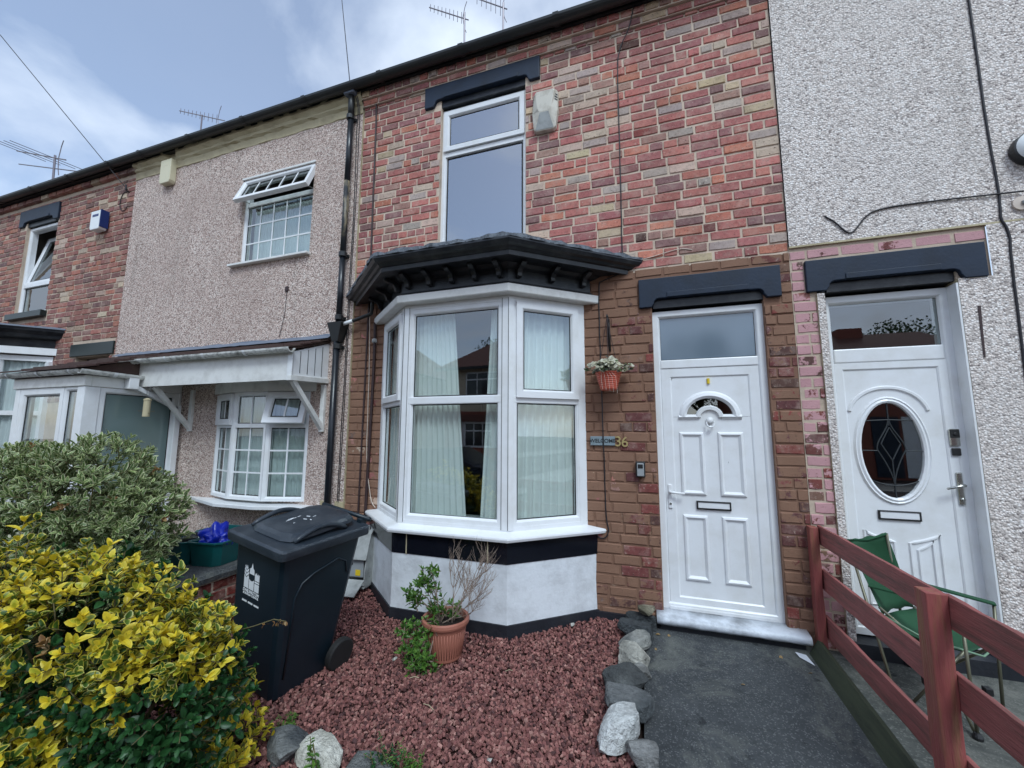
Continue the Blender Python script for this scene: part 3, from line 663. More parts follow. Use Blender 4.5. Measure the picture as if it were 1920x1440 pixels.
CORN = bay_sweep([(-.10, 2.84), (.048, 2.84), (.055, 2.862), (.040, 2.875), (.040, 2.985), (.075, 3.0), (.105, 3.022), (.235, 3.026), (.235, 3.012), (.262, 3.012), (.266, 3.048), (.285, 3.055), (.300, 3.075), (.328, 3.085), (.345, 3.112), (.345, 3.135), (-.10, 3.135)], 'cornice', 'lead_black', BAY)
# mossy flashing, uneven edge
b = MB(); r = random.Random(9); po, pi_ = bay_off(.352), bay_off(.10); N = 60
def along4(P, t):
    L = [(P[i+1]-P[i]).length for i in range(3)]; s = t*sum(L)
    for i in range(3):
        if s <= L[i] or i == 2: return P[i].lerp(P[i+1], min(1, s/L[i]))
        s -= L[i]
for i in range(N+1):
    a, c = along4(po, i/N), along4(pi_, i/N); h = r.uniform(.004, .030); o = r.uniform(-.010, .010)
    a = a+(a-c).normalized()*o; yy = min(a.y, -.003); yc = min(c.y, -.003)
    b.add([(a.x, yy, 3.128), (a.x, yy, 3.142+h), (a.x*.7+c.x*.3, yy*.7+yc*.3, 3.16+h*.8), (c.x, yc, 3.215), (c.x, yc, 3.13)], [])
b.f = [(i*5+k, (i+1)*5+k, (i+1)*5+(k+1) % 5, i*5+(k+1) % 5) for i in range(N) for k in range(5)] + [(0, 1, 2, 3, 4), tuple(N*5+k for k in range(5))]
b.build('mossy_flashing', 'lead_moss', CORN.parent)
b = MB(); P = bay_off(.11); b.prism([(p.x, min(p.y, -.004), 3.20) for p in P], (0, 0, .02)); b.build('bay_roof', 'lead', BAY)
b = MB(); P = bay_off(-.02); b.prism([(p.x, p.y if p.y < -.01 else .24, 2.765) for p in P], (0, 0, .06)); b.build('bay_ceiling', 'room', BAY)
b = MB(); P = bay_off(-.06); b.prism([(p.x, p.y if p.y < -.01 else .24, .66) for p in P], (0, 0, .05)); b.build('window_board', 'upvc', BAY)
def bracket(px_, py_, nx_, ny_):
    t = Vector((-ny_, nx_, 0)); n_ = Vector((nx_, ny_, 0)); o = Vector((px_, py_, 0)); w_ = .022
    prof = [(.0, 3.018), (.155, 3.018), (.155, 3.000), (.115, 2.984), (.070, 2.974), (.050, 2.945), (.046, 2.918), (.022, 2.908), (0, 2.914)]
    b = MB(); b.prism([o+n_*a+t*w_+Vector((0, 0, z)) for a, z in prof], -t*2*w_); return b.build('bracket', 'lead_black', BAY, bevel=.003)
pf = bay_off(.040)
for k in range(5): x = pf[2].x+.075+(pf[1].x-pf[2].x-.15)*k/4; bracket(x, pf[1].y, 0, -1)
nr = Vector((.49, -.59)).normalized(); nl = Vector((-.49, -.59)).normalized()
for t in (.11, .5, .89): p = pf[1].lerp(pf[0], t); bracket(p.x, p.y, nr.x, nr.y); q = pf[2].lerp(pf[3], t); bracket(q.x, q.y, nl.x, nl.y)
# curtains behind the bay glass
curtain('curtain', [(-2.08, -.36), (-1.52, -.36)], .74, 2.74, .022, 9, 'curtain', 'white voile curtain pulled to the downpipe side of the bay window', [(-2.08, -.36), (-1.68, -.36)], 1)
curtain('curtain', [(-1.40, -.36), (-1.13, -.36), (-.64, .03)], .74, 2.74, .022, 11, 'curtain', 'white voile curtain on the front door side of the bay window', [(-1.30, -.36), (-1.13, -.36), (-.64, .03)], 2)
curtain('curtain', [(-2.62, .03), (-2.16, -.33)], .74, 2.74, .02, 7, 'curtain', 'white voile curtain across the narrow meter box side of the bay', None, 3)

# ---- front door of 36
DOOR = frame(H36, *DO, .055, .062, .09, 'front_door')
DOOR['label'] = 'white panelled front door with arched glass'
b = MB(); b.box(.152, .917, .060, .14, 2.128, 2.205); b.build('transom', 'upvc', DOOR, bevel=.008)
pane(DOOR, .156, .913, 2.205, 2.592, .085, 'frost_up')
LX0, LX1, LZ0, LZ1 = .156, .914, .142, 2.125
frame(DOOR, LX0, LX1, LZ0, LZ1, .066, .088, .05, 'door_leaf')
cxd = .527
b = MB(); nseg = 20
arc = [(cxd+.185*math.cos(t), 1.702+.165*math.sin(t)) for t in np.linspace(0, math.pi, nseg+1)]
hole = arc + [(cxd-.085+0*k, 1.702) for k in (0,)] + [(cxd+.085*math.cos(t), 1.692+.075*math.sin(t)) for t in np.linspace(math.pi-.12, .12, 9)]
hole = arc[:] + [(cxd-.088, 1.702)] + [(cxd+.088*math.cos(t), 1.70+.072*math.sin(t)) for t in np.linspace(math.pi-.2, .2, 8)] + [(cxd+.088, 1.702)]
# leaf face with the arch cut out: bridge outer rectangle to hole with a fan
x0, x1, z0, z1 = LX0+.08, LX1-.08, LZ0+.08, LZ1-.08
b.add([(x0, .076, z0), (x1, .076, z0), (x1, .076, 1.70), (x0, .076, 1.70)], [(0, 1, 2, 3)])
# upper part: left, right, top strips around the arch, as quads from the arch to the rectangle's border
top = []
for (x, z) in arc:
    ang = math.atan2(z-1.702, x-cxd)
    t = min(((x1-cxd)/abs(math.cos(ang)) if abs(math.cos(ang)) > 1e-6 else 9), ((z1-1.702)/math.sin(ang) if math.sin(ang) > 1e-6 else 9)); top.append((cxd+t*math.cos(ang), 1.702+t*math.sin(ang)))
for k in range(nseg):
    b.add([(arc[k][0], .076, arc[k][1]), (top[k][0], .076, top[k][1]), (top[k+1][0], .076, top[k+1][1]), (arc[k+1][0], .076, arc[k+1][1])], [(0, 1, 2, 3)])
for sx in (1, -1):   # corners the fan misses
    cnr = (x1 if sx > 0 else x0, z1); ks = [k for k in range(nseg) if (abs(top[k][0]-cnr[0]) < 1e-4) != (abs(top[k+1][0]-cnr[0]) < 1e-4)]
    for k in ks: b.add([(top[k][0], .076, top[k][1]), (cnr[0], .076, cnr[1]), (top[k+1][0], .076, top[k+1][1])], [(0, 1, 2)])
b.add([(cxd+.088*math.cos(t), .076, 1.70+.072*math.sin(t)) for t in np.linspace(0, math.pi, 12)], [tuple(range(12))])
b.build('leaf_panel', 'upvc', DOOR)
b = MB(); b.box(cxd-.2, cxd+.2, .088, .094, 1.69, 1.88); b.build('pane', 'glass', DOOR)
b = MB(); b.loop([(cxd+.20*math.cos(t), 1.702+.178*math.sin(t)) for t in np.linspace(0, math.pi, 25)], [(-.02, .088), (-.02, .066), (.0, .050), (.026, .058), (.042, .077)], False)
b.build('arch_moulding', 'upvc', DOOR, smooth=False)
for s in (1, -1):
    b = MB(); b.add([(cxd+s*.095, .077, 1.722), (cxd+s*.243, .077, 1.722), (cxd+s*.243, .052, 1.700), (cxd+s*.095, .052, 1.700), (cxd+s*.095, .077, 1.672), (cxd+s*.243, .077, 1.672)], [(0, 1, 2, 3), (3, 2, 5, 4), (1, 5, 2), (0, 3, 4)]); b.build('arch_base', 'upvc', DOOR)
b = MB(); b.loop([(cxd+.088*math.cos(t), 1.698+.078*math.sin(t)) for t in np.linspace(0, math.pi, 14)], [(-.022, .076), (-.014, .056), (.012, .056), (.022, .076)], False); b.build('inner_arch_moulding', 'upvc', DOOR)
for (pa, pb, pc, pd) in ((.279, .475, 1.042, 1.571), (.578, .773, 1.042, 1.571), (.281, .473, .350, .880), (.576, .769, .350, .880)):
    b = MB(); b.ring(pa, pb, pc, pd, [(0, .0765), (.008, .062), (.020, .058), (.040, .0765)]); b.add([(pa+.04, .0755, pc+.04), (pb-.04, .0755, pc+.04), (pb-.04, .0755, pd-.04), (pa+.04, .0755, pd-.04)], [(0, 1, 2, 3)]); b.build('door_panel', 'upvc', DOOR)
b = MB(); b.ring(.392, .650, .930, .998, [(0, .078), (0, .060), (.010, .058), (.010, .078)]); o = b.build('letterbox', 'gasket', DOOR)
b = MB(); b.box(.402, .640, .062, .076, .940, .988); b.build('letter_flap', 'upvc', o, bevel=.004)
b = MB(); b.box(.172, .204, .054, .070, .925, 1.125); o = b.build('door_handle', 'upvc', DOOR, bevel=.006)
b = MB(); b.tube([(.188, .06, 1.062), (.188, .025, 1.062), (.205, .020, 1.062), (.30, .022, 1.056)], [.012, .011, .011, .009], 10); b.build('lever', 'upvc', o, smooth=True)
b = MB(); b.lathe([(.009, -.003), (.009, .004)], (.188, .052, .965), 12, 'Y'); b.build('keyhole', 'chrome', o)
b = MB(); b.lathe([(.004, 0), (.03, .006), (.03, .016), (.0, .018)], (cxd, .056, 1.668), 14, 'Y'); o = b.build('knocker', 'upvc', DOOR, smooth=True)
b = MB(); b.tube([(cxd+.030*math.cos(t), .044-.012*abs(math.sin(t)), 1.648+.036*math.sin(t)) for t in np.linspace(.3, -math.pi-.3, 16)], .0055, 8); b.build('knocker_ring', 'upvc', o, smooth=True)
b = MB(); b.lathe([(.0, -.0), (.010, .004), (.011, .012), (.005, .02)], (cxd, .046, 1.606), 10, 'Z'); b.build('knocker_stud', 'upvc', o, smooth=True)
b = MB(); b.tube([(cxd+.005, .072, 2.03), (cxd+.005, .071, 1.985)], .012, 8); b.build('tape_scrap', 'yellow', DOOR)
b = MB(); b.box(.150, .918, .045, .075, .118, .140); b.build('weather_bar', 'upvc', DOOR)
# scuffs on the door
b = MB(); b.prism([(.640, .0748, 1.30), (.652, .0748, 1.318), (.655, .0748, 1.335), (.648, .0748, 1.312)], (0, .0005, 0)); b.prism([(.600, .0755, .71), (.603, .0755, .71), (.602, .0755, .86), (.600, .0755, .87)], (0, .0005, 0)); b.build('scuff_mark', 'dark_print', DOOR)
# rough paint fillet round the frame
b = MB(); b.box(.084, .0965, .012, .06, .1, 2.655); b.box(.9725, .986, .012, .06, .1, 2.655); b.build('frame_fillet', 'cream', DOOR)
# step: white painted bullnose on a dark base
prof = [(.055, .118), (-.082, .108), (-.104, .100), (-.116, .082), (-.114, .062), (-.100, .046), (-.06, .04), (.055, .04)]
rr = random.Random(3); b = MB(); nx = 16
for i in range(nx+1):
    x = .040+(1.090-.040)*i/nx; b.add([(x, y+rr.uniform(-.003, .003), z+rr.uniform(-.0025, .0025)) for y, z in prof], [])
m = len(prof); b.f = [(i*m+k, (i+1)*m+k, (i+1)*m+(k+1) % m, i*m+(k+1) % m) for i in range(nx) for k in range(m)] + [tuple(range(m)), tuple(nx*m+k for k in range(m))[::-1]]
o = b.build('doorstep', 'step', H36, smooth=True)
b = MB(); b.box(.07, 1.06, -.06, .05, -.05, .045); b.build('step_base', 'bitumen', o)

# ================================================================== number 34: pale pebbledash house
H34 = thing('terraced_house', 'pale pebbledash terraced house with oval glazed white door and pink painted brick edge', 'house', (3.0, 0, 0), 'houses in the terrace')
DR = (1.392, 2.202, .10, 2.66); L_R = (1.272, 2.373, 2.686, 2.946)
zb = 3.085
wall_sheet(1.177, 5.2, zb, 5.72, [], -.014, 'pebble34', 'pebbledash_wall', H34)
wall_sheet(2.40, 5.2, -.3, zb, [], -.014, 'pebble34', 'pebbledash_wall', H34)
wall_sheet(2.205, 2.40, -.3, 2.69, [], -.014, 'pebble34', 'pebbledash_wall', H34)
wall_sheet(1.338, 1.390, -.1, 2.67, [], -.016, 'pebble34', 'pebbledash_strip', H34)
b = MB(); b.box(1.338, 1.3385, -.016, .02, -.1, 2.67); b.box(1.3895, 1.390, -.016, .10, -.1, 2.67); b.box(2.205, 2.206, -.014, .12, -.1, 2.69); b.box(1.177, 5.2, -.0145, .02, zb-.012, zb+.002); b.build('render_edge', 'cream', H34)
wall_sheet(1.175, 2.405, -.3, zb, [(1.345, 2.206, -.1, 2.765, .12)], .0045, 'mortar40', 'brick_backing', H34)
def colpink(x, z, r): return (*pick(r, DARKS), r.choice([1.25, 1.1, .8, .62, .5] if z > 1.9 else [1.1, .6, .4, .75, .3]))
bl = layout(1.179, 2.40, -.17, zb-.012, [(1.342, 2.5, -.3, 2.70), L_R], 21); bl = [q for q in bl if q[0] < 1.34 or q[2] > 2.9]
lay_bricks(bl, colpink, H34, 0, .016, mat1='pink1', matN='pink1', seed=8)
eaves(1.18, 5.2, H34); shell_back(1.18, 5.2, H34); lintel(*L_R, H34, .15); room(1.3, 2.5, .16, 3, .1, 2.7, H34)
D34 = frame(H34, *DR, .088, .066, .09, 'front_door'); D34['label'] = 'white front door with a leaded oval glass'
b = MB(); b.box(1.455, 2.14, .094, .16, 2.118, 2.228); b.build('transom', 'upvc', D34, bevel=.008)
pane(D34, 1.452, 2.142, 2.228, 2.602, .118)
lx0, lx1 = 1.450, 2.144
frame(D34, lx0, lx1, .12, 2.116, .096, .068, .05, 'door_leaf')
oc, oz, ra, rb = 1.766, 1.442, .199, .366
b = MB(); ns = 40; x0, x1, z0, z1 = lx0+.06, lx1-.06, .18, 2.056
ell = [(oc+ra*math.cos(t), oz+rb*math.sin(t)) for t in np.linspace(0, 2*math.pi, ns, endpoint=False)]
bor = []
for x, z in ell:
    dx, dz = x-oc, z-oz; t = min(((x1-oc if dx > 0 else oc-x0)/abs(dx)) if abs(dx) > 1e-6 else 1e9, ((z1-oz if dz > 0 else oz-z0)/abs(dz)) if abs(dz) > 1e-6 else 1e9); bor.append((oc+dx*t, oz+dz*t))
for k in range(ns):
    j = (k+1) % ns; b.add([(ell[k][0], .106, ell[k][1]), (bor[k][0], .106, bor[k][1]), (bor[j][0], .106, bor[j][1]), (ell[j][0], .106, ell[j][1])], [(0, 1, 2, 3)])
    for cx_ in (x0, x1):
        for cz_ in (z0, z1):
            on = lambda p: abs(p[0]-cx_) < 1e-4; oz2 = lambda p: abs(p[1]-cz_) < 1e-4
            if (on(bor[k]) and oz2(bor[j]) and not on(bor[j])) or (on(bor[j]) and oz2(bor[k]) and not on(bor[k])): b.add([(bor[k][0], .106, bor[k][1]), (cx_, .106, cz_), (bor[j][0], .106, bor[j][1])], [(0, 1, 2)])
b.build('leaf_panel', 'upvc', D34)
b = MB(); b.loop(ell, [(-.012, .122), (-.010, .098), (.004, .090), (.018, .098), (.026, .092), (.040, .107)]); b.build('oval_moulding', 'upvc', D34)
b = MB(); b.prism([(x, .116, z) for x, z in ell], (0, .005, 0)); b.build('oval_pane', 'glass', D34)
def came(pts):
    b = MB(); b.tube([(oc+x*ra, .113, oz+z*rb) for x, z in pts], .0045, 6); return b.build('lead_came', 'dark_print', D34)
T = np.linspace(0, 1, 12)
for s in (1, -1):
    came([(s*(.02+.42*math.sin(math.pi*t*.5)**2), .62-.62*t) for t in T]); came([(s*(.44*(1-t)**1.6), -.0-.72*t) for t in T]); came([(s*.97*math.sin(math.pi*(.28+.44*t)), .90-1.80*t) for t in T])
    came([(s*(.30*(1-t)), .12-.34*t) for t in T]); came([(s*.30*t, .46-.34*t) for t in T]); came([(s*(.44+.52*t), -.02) for t in T]); came([(s*(.9*t), -.72+.15*t*t) for t in T]); came([(s*.75*t, .62-.02*t) for t in T])
came([(0, .98), (0, .5)]); came([(0, -.2), (0, -.98)])
b = MB(); b.loop([(oc+.245*math.cos(t), 1.70+.215*math.sin(t)) for t in np.linspace(.18, math.pi-.18, 22)], [(-.016, .107), (-.008, .094), (.008, .094), (.016, .107)], False); b.build('arch_moulding', 'upvc', D34)
b = MB(); b.ring(1.640, 1.892, .928, .995, [(0, .107), (0, .092), (.008, .090), (.008, .107)]); o = b.build('letterbox', 'gasket', D34)
b = MB(); b.box(1.649, 1.883, .094, .106, .937, .986); b.build('letter_flap', 'upvc', o, bevel=.004)
for (pa, pb, s) in ((1.545, 1.722, 1), (1.812, 1.990, -1)):
    def shape(i): 
        tp = [(pa+i+(pb-pa-2*i)*t, (.845-i)+ (-.075*(t if s > 0 else 1-t)**.6 if True else 0)) for t in np.linspace(0, 1, 9)]
        return [(pb-i, .32+i), (pa+i, .32+i)] + tp
    for ins in (0, .045):
        b = MB(); P = shape(ins)[::-1]; b.loop(P, [(-.012, .1065), (-.006, .095), (.004, .095), (.012, .1065)]); b.build('door_panel', 'upvc', D34)
b = MB(); b.box(2.100, 2.160, .082, .096, 1.475, 1.60); 
o = b.build('doorbell', 'chrome', D34, bevel=.012, seg=3)
b = MB(); b.box(2.103, 2.157, .076, .084, 1.535, 1.597); b.lathe([(.012, -.004), (.012, .004)], (2.130, .074, 1.562), 14, 'Y'); b.build('bell_camera', 'black_plastic', o, bevel=.005)
b = MB(); b.box(2.106, 2.156, .080, .096, 1.408, 1.462); b.build('bell_button', 'black_plastic', o, bevel=.006)
b = MB(); b.box(2.112, 2.146, .082, .097, 1.06, 1.29); o = b.build('door_handle', 'chrome', D34, bevel=.012, seg=3)
b = MB(); b.tube([(2.130, .085, 1.20), (2.130, .045, 1.20), (2.11, .040, 1.198), (2.03, .042, 1.175)], [.011, .010, .010, .008], 10); b.lathe([(.012, -.004), (.012, .004)], (2.130, .08, 1.10), 12, 'Y'); b.build('lever', 'chrome', o, smooth=True)
b = MB(); b.box(1.30, 2.30, -.05, .10, -.06, .085); b.build('doorstep', 'bitumen', H34)
b = MB(); b.box(2.192, 2.2045, -.012, .088, .1, 2.66); b.build('reveal_trim', 'upvc', D34)
b = MB(); b.prism([(2.292, -.018, 2.475), (2.309, -.018, 2.475), (2.296, -.018, 2.10), (2.286, -.018, 2.10)], (0, .003, 0)); b.build('rust_streak', 'cable_brown', H34)

# ================================================================== number 38: brown pebbledash house with canopy and porch
H38 = thing('terraced_house', 'brown pebbledash terraced house with tiled canopy, glazed porch and white lattice windows', 'house', (-5.3, 0, 0), 'houses in the terrace')
W38 = (-5.085, -3.870, 3.765, 4.965); BOWH = (-5.16, -3.74, .77, 2.04); PDH = (-7.2, -5.95, -.1, 2.1)
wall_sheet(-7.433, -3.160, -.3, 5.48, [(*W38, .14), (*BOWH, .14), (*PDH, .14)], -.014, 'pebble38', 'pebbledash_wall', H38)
b = MB(); b.box(-3.1605, -3.156, -.016, .02, .1, 5.5); b.build('render_edge', 'cream', H38)
b = MB(); b.box(-5.9, -3.16, -.022, -.012, -.2, .13); b.build('plinth_band', 'bitumen', H38)
# cream eaves moulding with broken edge
b = MB(); r = random.Random(2); N = 44; prof = [(0, 5.72), (-.085, 5.72), (-.085, 5.66), (-.052, 5.62), (-.052, 5.585), (-.026, 5.565), (-.022, 5.46), (0, 5.45)]
for i in range(N+1):
    x = -7.433+(4.275)*i/N; gap = -6.72 < x < -6.5
    for k, (y, z) in enumerate(prof): b.add([(x, (y+r.uniform(-.007, .007)) if not gap else max(y, -.03), z+(r.uniform(-.010, .010) if 1 < k < 7 else 0))], [])
m = len(prof); b.f = [(i*m+k, (i+1)*m+k, (i+1)*m+(k+1) % m, i*m+(k+1) % m) for i in range(N) for k in range(m)]
b.build('eaves_moulding', 'cream', H38)
eaves(-7.433, -3.160, H38); shell_back(-7.433, -3.16, H38); chimney(-6.9, H38)
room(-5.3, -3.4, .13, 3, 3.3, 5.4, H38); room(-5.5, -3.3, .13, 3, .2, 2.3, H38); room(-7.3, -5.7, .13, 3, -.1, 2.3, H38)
# upper window
w = frame(H38, *W38, .030, .042, .08, 'upper_window')
b = MB(); b.box(W38[0]+.035, W38[1]-.035, .034, .10, 4.595, 4.650); b.build('transom', 'upvc_old', w)
pane(w, W38[0]+.045, W38[1]-.045, W38[2]+.045, 4.592, .060); bars(w, W38[0]+.045, W38[1]-.045, W38[2]+.045, 4.592, 5, 3, .052)
hx = Matrix.Translation((0, .02, 4.955)) @ Matrix.Rotation(R_(-22), 4, 'X') @ Matrix.Translation((0, 0, -4.955))
s = frame(w, W38[0]-.01, W38[1]+.01, 4.575, 4.955, -.028, .062, .055, 'vent_sash', M4=hx)
pane(s, W38[0]+.055, W38[1]-.055, 4.64, 4.89, .006, M4=hx); bars(s, W38[0]+.055, W38[1]-.055, 4.64, 4.89, 5, 1, -.002, M4=hx)
b = MB(); b.tube([(W38[1]-.05, .05, 4.66), (W38[1]-.045, -.11, 4.62)], .006, 6); b.tube([(W38[0]+.07, .04, 4.65), (W38[0]+.06, -.11, 4.62)], .006, 6); b.build('window_stay', 'chrome', w)
b = MB(); b.prism([(W38[0]-.11, -.075, 3.735), (W38[1]+.015, -.075, 3.735), (W38[1]+.015, .04, 3.735), (W38[0]-.11, .04, 3.735)], (0, 0, .028)); b.build('sill', 'upvc_old', w, bevel=.004)
b = MB(); b.box(W38[0]-.02, W38[1]+.02, -.03, .03, 4.967, 4.99); b.build('head_drip', 'upvc_old', w)
curtain('net_curtain', [(-5.05, .16), (-3.9, .16)], 3.78, 4.6, .012, 24, 'blind', 'white net curtain behind the upper lattice window over the canopy', None, 5)
# bow window below the canopy
BW = [Vector((-5.20, -.012)), Vector((-4.72, -.165)), Vector((-4.18, -.165)), Vector((-3.70, -.012))]
BOW = None
for i in range(3):
    a, c = BW[i], BW[i+1]; d = (c-a); L = d.length; d /= L
    m4 = Matrix(((d.x, -d.y, 0, a.x), (d.y, d.x, 0, a.y), (0, 0, 1, 0), (0, 0, 0, 1)))
    o = frame(BOW or H38, .004, L-.004, .772, 2.030, 0, .05, .06, 'bow_window' if BOW is None else 'light_frame', M4=m4)
    if BOW is None: BOW = o
    b = MB(m4); b.box(.04, L-.04, .002, .06, 1.605, 1.655); b.build('transom', 'upvc', BOW, bevel=.004)
    pane(BOW, .052, L-.052, .824, 1.602, .032, M4=m4); bars(BOW, .052, L-.052, .824, 1.602, 2, 3, .024, M4=m4)
    if i == 1:
        pane(BOW, .052, L-.052, 1.658, 1.978, .032, M4=m4); bars(BOW, .052, L-.052, 1.658, 1.978, 2, 1, .024, M4=m4)
    else:
        ang = 0 if i == 0 else -17
        hm = m4 @ Matrix.Translation((0, 0, 2.015)) @ Matrix.Rotation(R_(ang), 4, 'X') @ Matrix.Translation((0, 0, -2.015))
        s = frame(BOW, .018, L-.018, 1.640, 2.015, -.024, .075, .05, 'vent_sash', M4=hm)
        pane(s, .10, L-.10, 1.722, 1.935, .002, M4=hm); bars(s, .10, L-.10, 1.722, 1.935, 2, 1, -.006, M4=hm)
b = MB(); b.prism([(-5.56, -.015, .700), (-5.30, -.115, .700), (-4.76, -.290, .700), (-4.14, -.290, .700), (-3.60, -.13, .700), (-3.36, -.015, .700)], (0, 0, .040)); b.build('sill', 'upvc', BOW, bevel=.006)
b = MB(); b.prism([(-5.28, -.016, 2.032), (-4.74, -.20, 2.032), (-4.16, -.20, 2.032), (-3.62, -.016, 2.032)], (0, 0, .13)); b.build('head_fascia', 'upvc_old', BOW, bevel=.004)
curtain('net_curtain', [(-5.12, .06), (-4.70, -.07), (-4.20, -.07), (-3.78, .06)], .82, 2.0, .014, 22, 'blind', 'pale pleated blind behind the bow window under the canopy', None, 6)
# canopy: tiled lean-to with white fascia and raking brackets
CX0, CX1 = -6.10, -3.47
CAN = MB().prism([(CX0, -.50, 2.10), (CX0, -.515, 2.10), (CX0, -.515, 2.395), (CX0, -.50, 2.395)], (CX1-CX0, 0, 0)).build('canopy', 'upvc_old', H38); CAN['label'] = 'lean-to canopy with a deep white fascia'
b = MB(); b.prism([(CX0, -.018, 2.62), (CX0, -.56, 2.425), (CX0, -.56, 2.405), (CX0, -.018, 2.59)], (CX1+.01-CX0, 0, 0)); b.build('roof_board', 'tile', CAN)
for row in range(4):
    y1, y0 = -.02-row*.135, -.02-(row+1)*.135-.03
    x = CX0-1.5+(.15 if row % 2 else 0); k = 0
    while x < CX1+.02:
        xe = min(x+.30, CX1+.03)
        def rz(y): return 2.632+ (y+.018)*.36
        if x >= CX0-.02: 
            b = MB(); b.prism([(x, y1, rz(y1)+.004), (x, y0, rz(y0)+.020), (x, y0, rz(y0)+.004), (x, y1, rz(y1)-.010)], (xe-x-.004, 0, 0)); b.build('roof_tile', 'tile', CAN)
        x += .302
b = MB(); N = 40; r = random.Random(4)
for i in range(N+1):
    x = -7.36+(3.93)*i/N; b.add([(x, -.018, 2.625+r.uniform(-.004, .004)+.03*(i/N)), (x, -.020, 2.69+r.uniform(-.008, .008)+.01*(i/N)), (x, -.026, 2.685), (x, -.085+r.uniform(-.01, .01), 2.625+.012)], [])
b.f = [(i*4+k, (i+1)*4+k, (i+1)*4+k+1, i*4+k+1) for i in range(N) for k in range(3)]; b.build('lead_flashing', 'lead', CAN, recalc=False)
b = MB(); b.prism([(CX1, -.016, 2.17), (CX1, -.516, 2.145), (CX1, -.516, 2.395), (CX1, -.016, 2.585)], (-.016, 0, 0)); ce = b.build('end_cladding', 'upvc', CAN)
for k in range(1, 5):
    y = -.016-.1*k; b = MB(); b.box(CX1-.002, CX1+.004, y-.002, y+.002, 2.18, 2.56-.036*k); b.build('cladding_groove', 'gasket', CAN)
b = MB(); b.prism([(CX1-.03, -.016, 2.115), (CX1-.03, -.54, 2.09), (CX1-.03, -.54, 2.145), (CX1-.03, -.016, 2.172)], (.05, 0, 0)); b.build('end_trim', 'upvc_old', CAN, bevel=.004)
b = MB(); b.box(CX1-.05, CX1+.012, -.530, -.516, 2.09, 2.40); b.build('corner_trim', 'upvc', CAN, bevel=.003)
b = MB(); b.box(CX0, CX1-.02, -.50, -.016, 2.175, 2.185); b.build('soffit', 'upvc_old', CAN)
def rgutter(p, q, parent, r_=.048, mat='gutter_white'):
    p, q = Vector(p), Vector(q); d = (q-p).normalized(); sd_ = d.cross(Vector((0, 0, 1))).normalized(); b = MB(); V = []
    angs = np.linspace(math.pi, 2*math.pi, 9)
    for e in (p, q): V += [e+sd_*r_*math.cos(a)+Vector((0, 0, r_*math.sin(a))) for a in angs]+[e+sd_*r_*.88*math.cos(a)+Vector((0, 0, r_*.88*math.sin(a)+.002)) for a in angs[::-1]]
    m_ = 18; b.add(V, [(k, (k+1) % m_, m_+(k+1) % m_, m_+k) for k in range(m_)]+[tuple(range(m_)), tuple(range(m_, 2*m_))])
    o = b.build('gutter', mat, parent); L = (q-p).length; t = .3
    while t < L-.1:
        c = p+d*t; b = MB(); V = []
        for e in (c-d*.018, c+d*.018): V += [e+sd_*(r_+.007)*math.cos(a)+Vector((0, 0, (r_+.007)*math.sin(a))) for a in angs]
        b.add(V, [(k, k+1, 10+k, 9+k) for k in range(8)]); b.build('gutter_clip', 'upvc', o); t += .62
    return o
rgutter((CX0-.10, -.575, 2.425), (CX1+.045, -.575, 2.425), CAN)
b = MB(); b.box(CX0-.04, CX0+.08, -.625, -.53, 2.28, 2.385); b.box(CX0-.16, CX0-.03, -.615, -.54, 2.285, 2.35); b.build('gutter_outlet', 'upvc', CAN, bevel=.008)
for x in (-5.66, -3.50):
    b = MB(); b.obox((x, -.035, 1.60), (x, -.47, 2.10), .05, .05, (0, 1, 1)); o = b.build('bracket', 'upvc_old', CAN, bevel=.004)
    b = MB(); b.box(x-.028, x+.028, -.05, -.015, 1.56, 2.10); b.build('bracket_leg', 'upvc_old', o, bevel=.004)
# porch
PX0, PX1, PY = -7.28, -5.90, -1.00
POR = MB().box(PX1-.13, PX1, PY, PY+.14, -.06, 2.06).build('porch', 'upvc', H38, bevel=.006); POR['label'] = 'white glazed porch with a tiled lean-to roof'
b = MB(); b.box(PX0, PX0+.10, PY+.004, PY+.14, -.06, 2.06); b.build('corner_post', 'upvc', POR, bevel=.006)
f = frame(POR, PX0+.102, PX1-.40, -.02, 2.058, PY+.008, .085, .07, 'porch_door'); pane(POR, PX0+.19, PX1-.488, .1, 1.968, PY+.04)
f = frame(POR, PX1-.398, PX1-.132, -.02, 2.058, PY+.012, .045, .07, 'side_light'); pane(POR, PX1-.35, PX1-.18, .04, 2.01, PY+.04)
sm = Matrix.Translation((PX1, PY+.14, 0)) @ Matrix.Rotation(R_(90), 4, 'Z')
f = frame(POR, .002, .815, -.02, 2.058, .006, .062, .07, 'side_frame', M4=sm); pane(POR, .066, .75, .05, 1.992, .04, 'frost', M4=sm)
b = MB(); b.box(PX1-.06, PX1+.004, -.046, -.016, -.06, 2.06); b.build('wall_post', 'upvc', POR, bevel=.004)
b = MB(); b.box(PX0-.03, PX1+.012, PY-.012, PY+.05, 2.062, 2.185); b.box(PX1-.03, PX1+.012, PY+.05, -.02, 2.062, 2.185); b.build('fascia', 'upvc_old', POR, bevel=.006)
rgutter((PX0-.25, PY-.065, 2.235), (PX1+.07, PY-.065, 2.235), POR); rgutter((PX1+.075, PY-.10, 2.235), (PX1+.075, -.50, 2.225), POR)
b = MB(); b.box(PX1+.02, PX1+.11, -.66, -.56, 2.06, 2.20); b.obox((PX1+.065, -.60, 2.10), (PX1+.065, -.10, 1.86), .06, .05); b.box(PX1+.035, PX1+.095, -.13, -.06, -.03, 1.90); b.build('porch_downpipe', 'upvc', POR, bevel=.006)
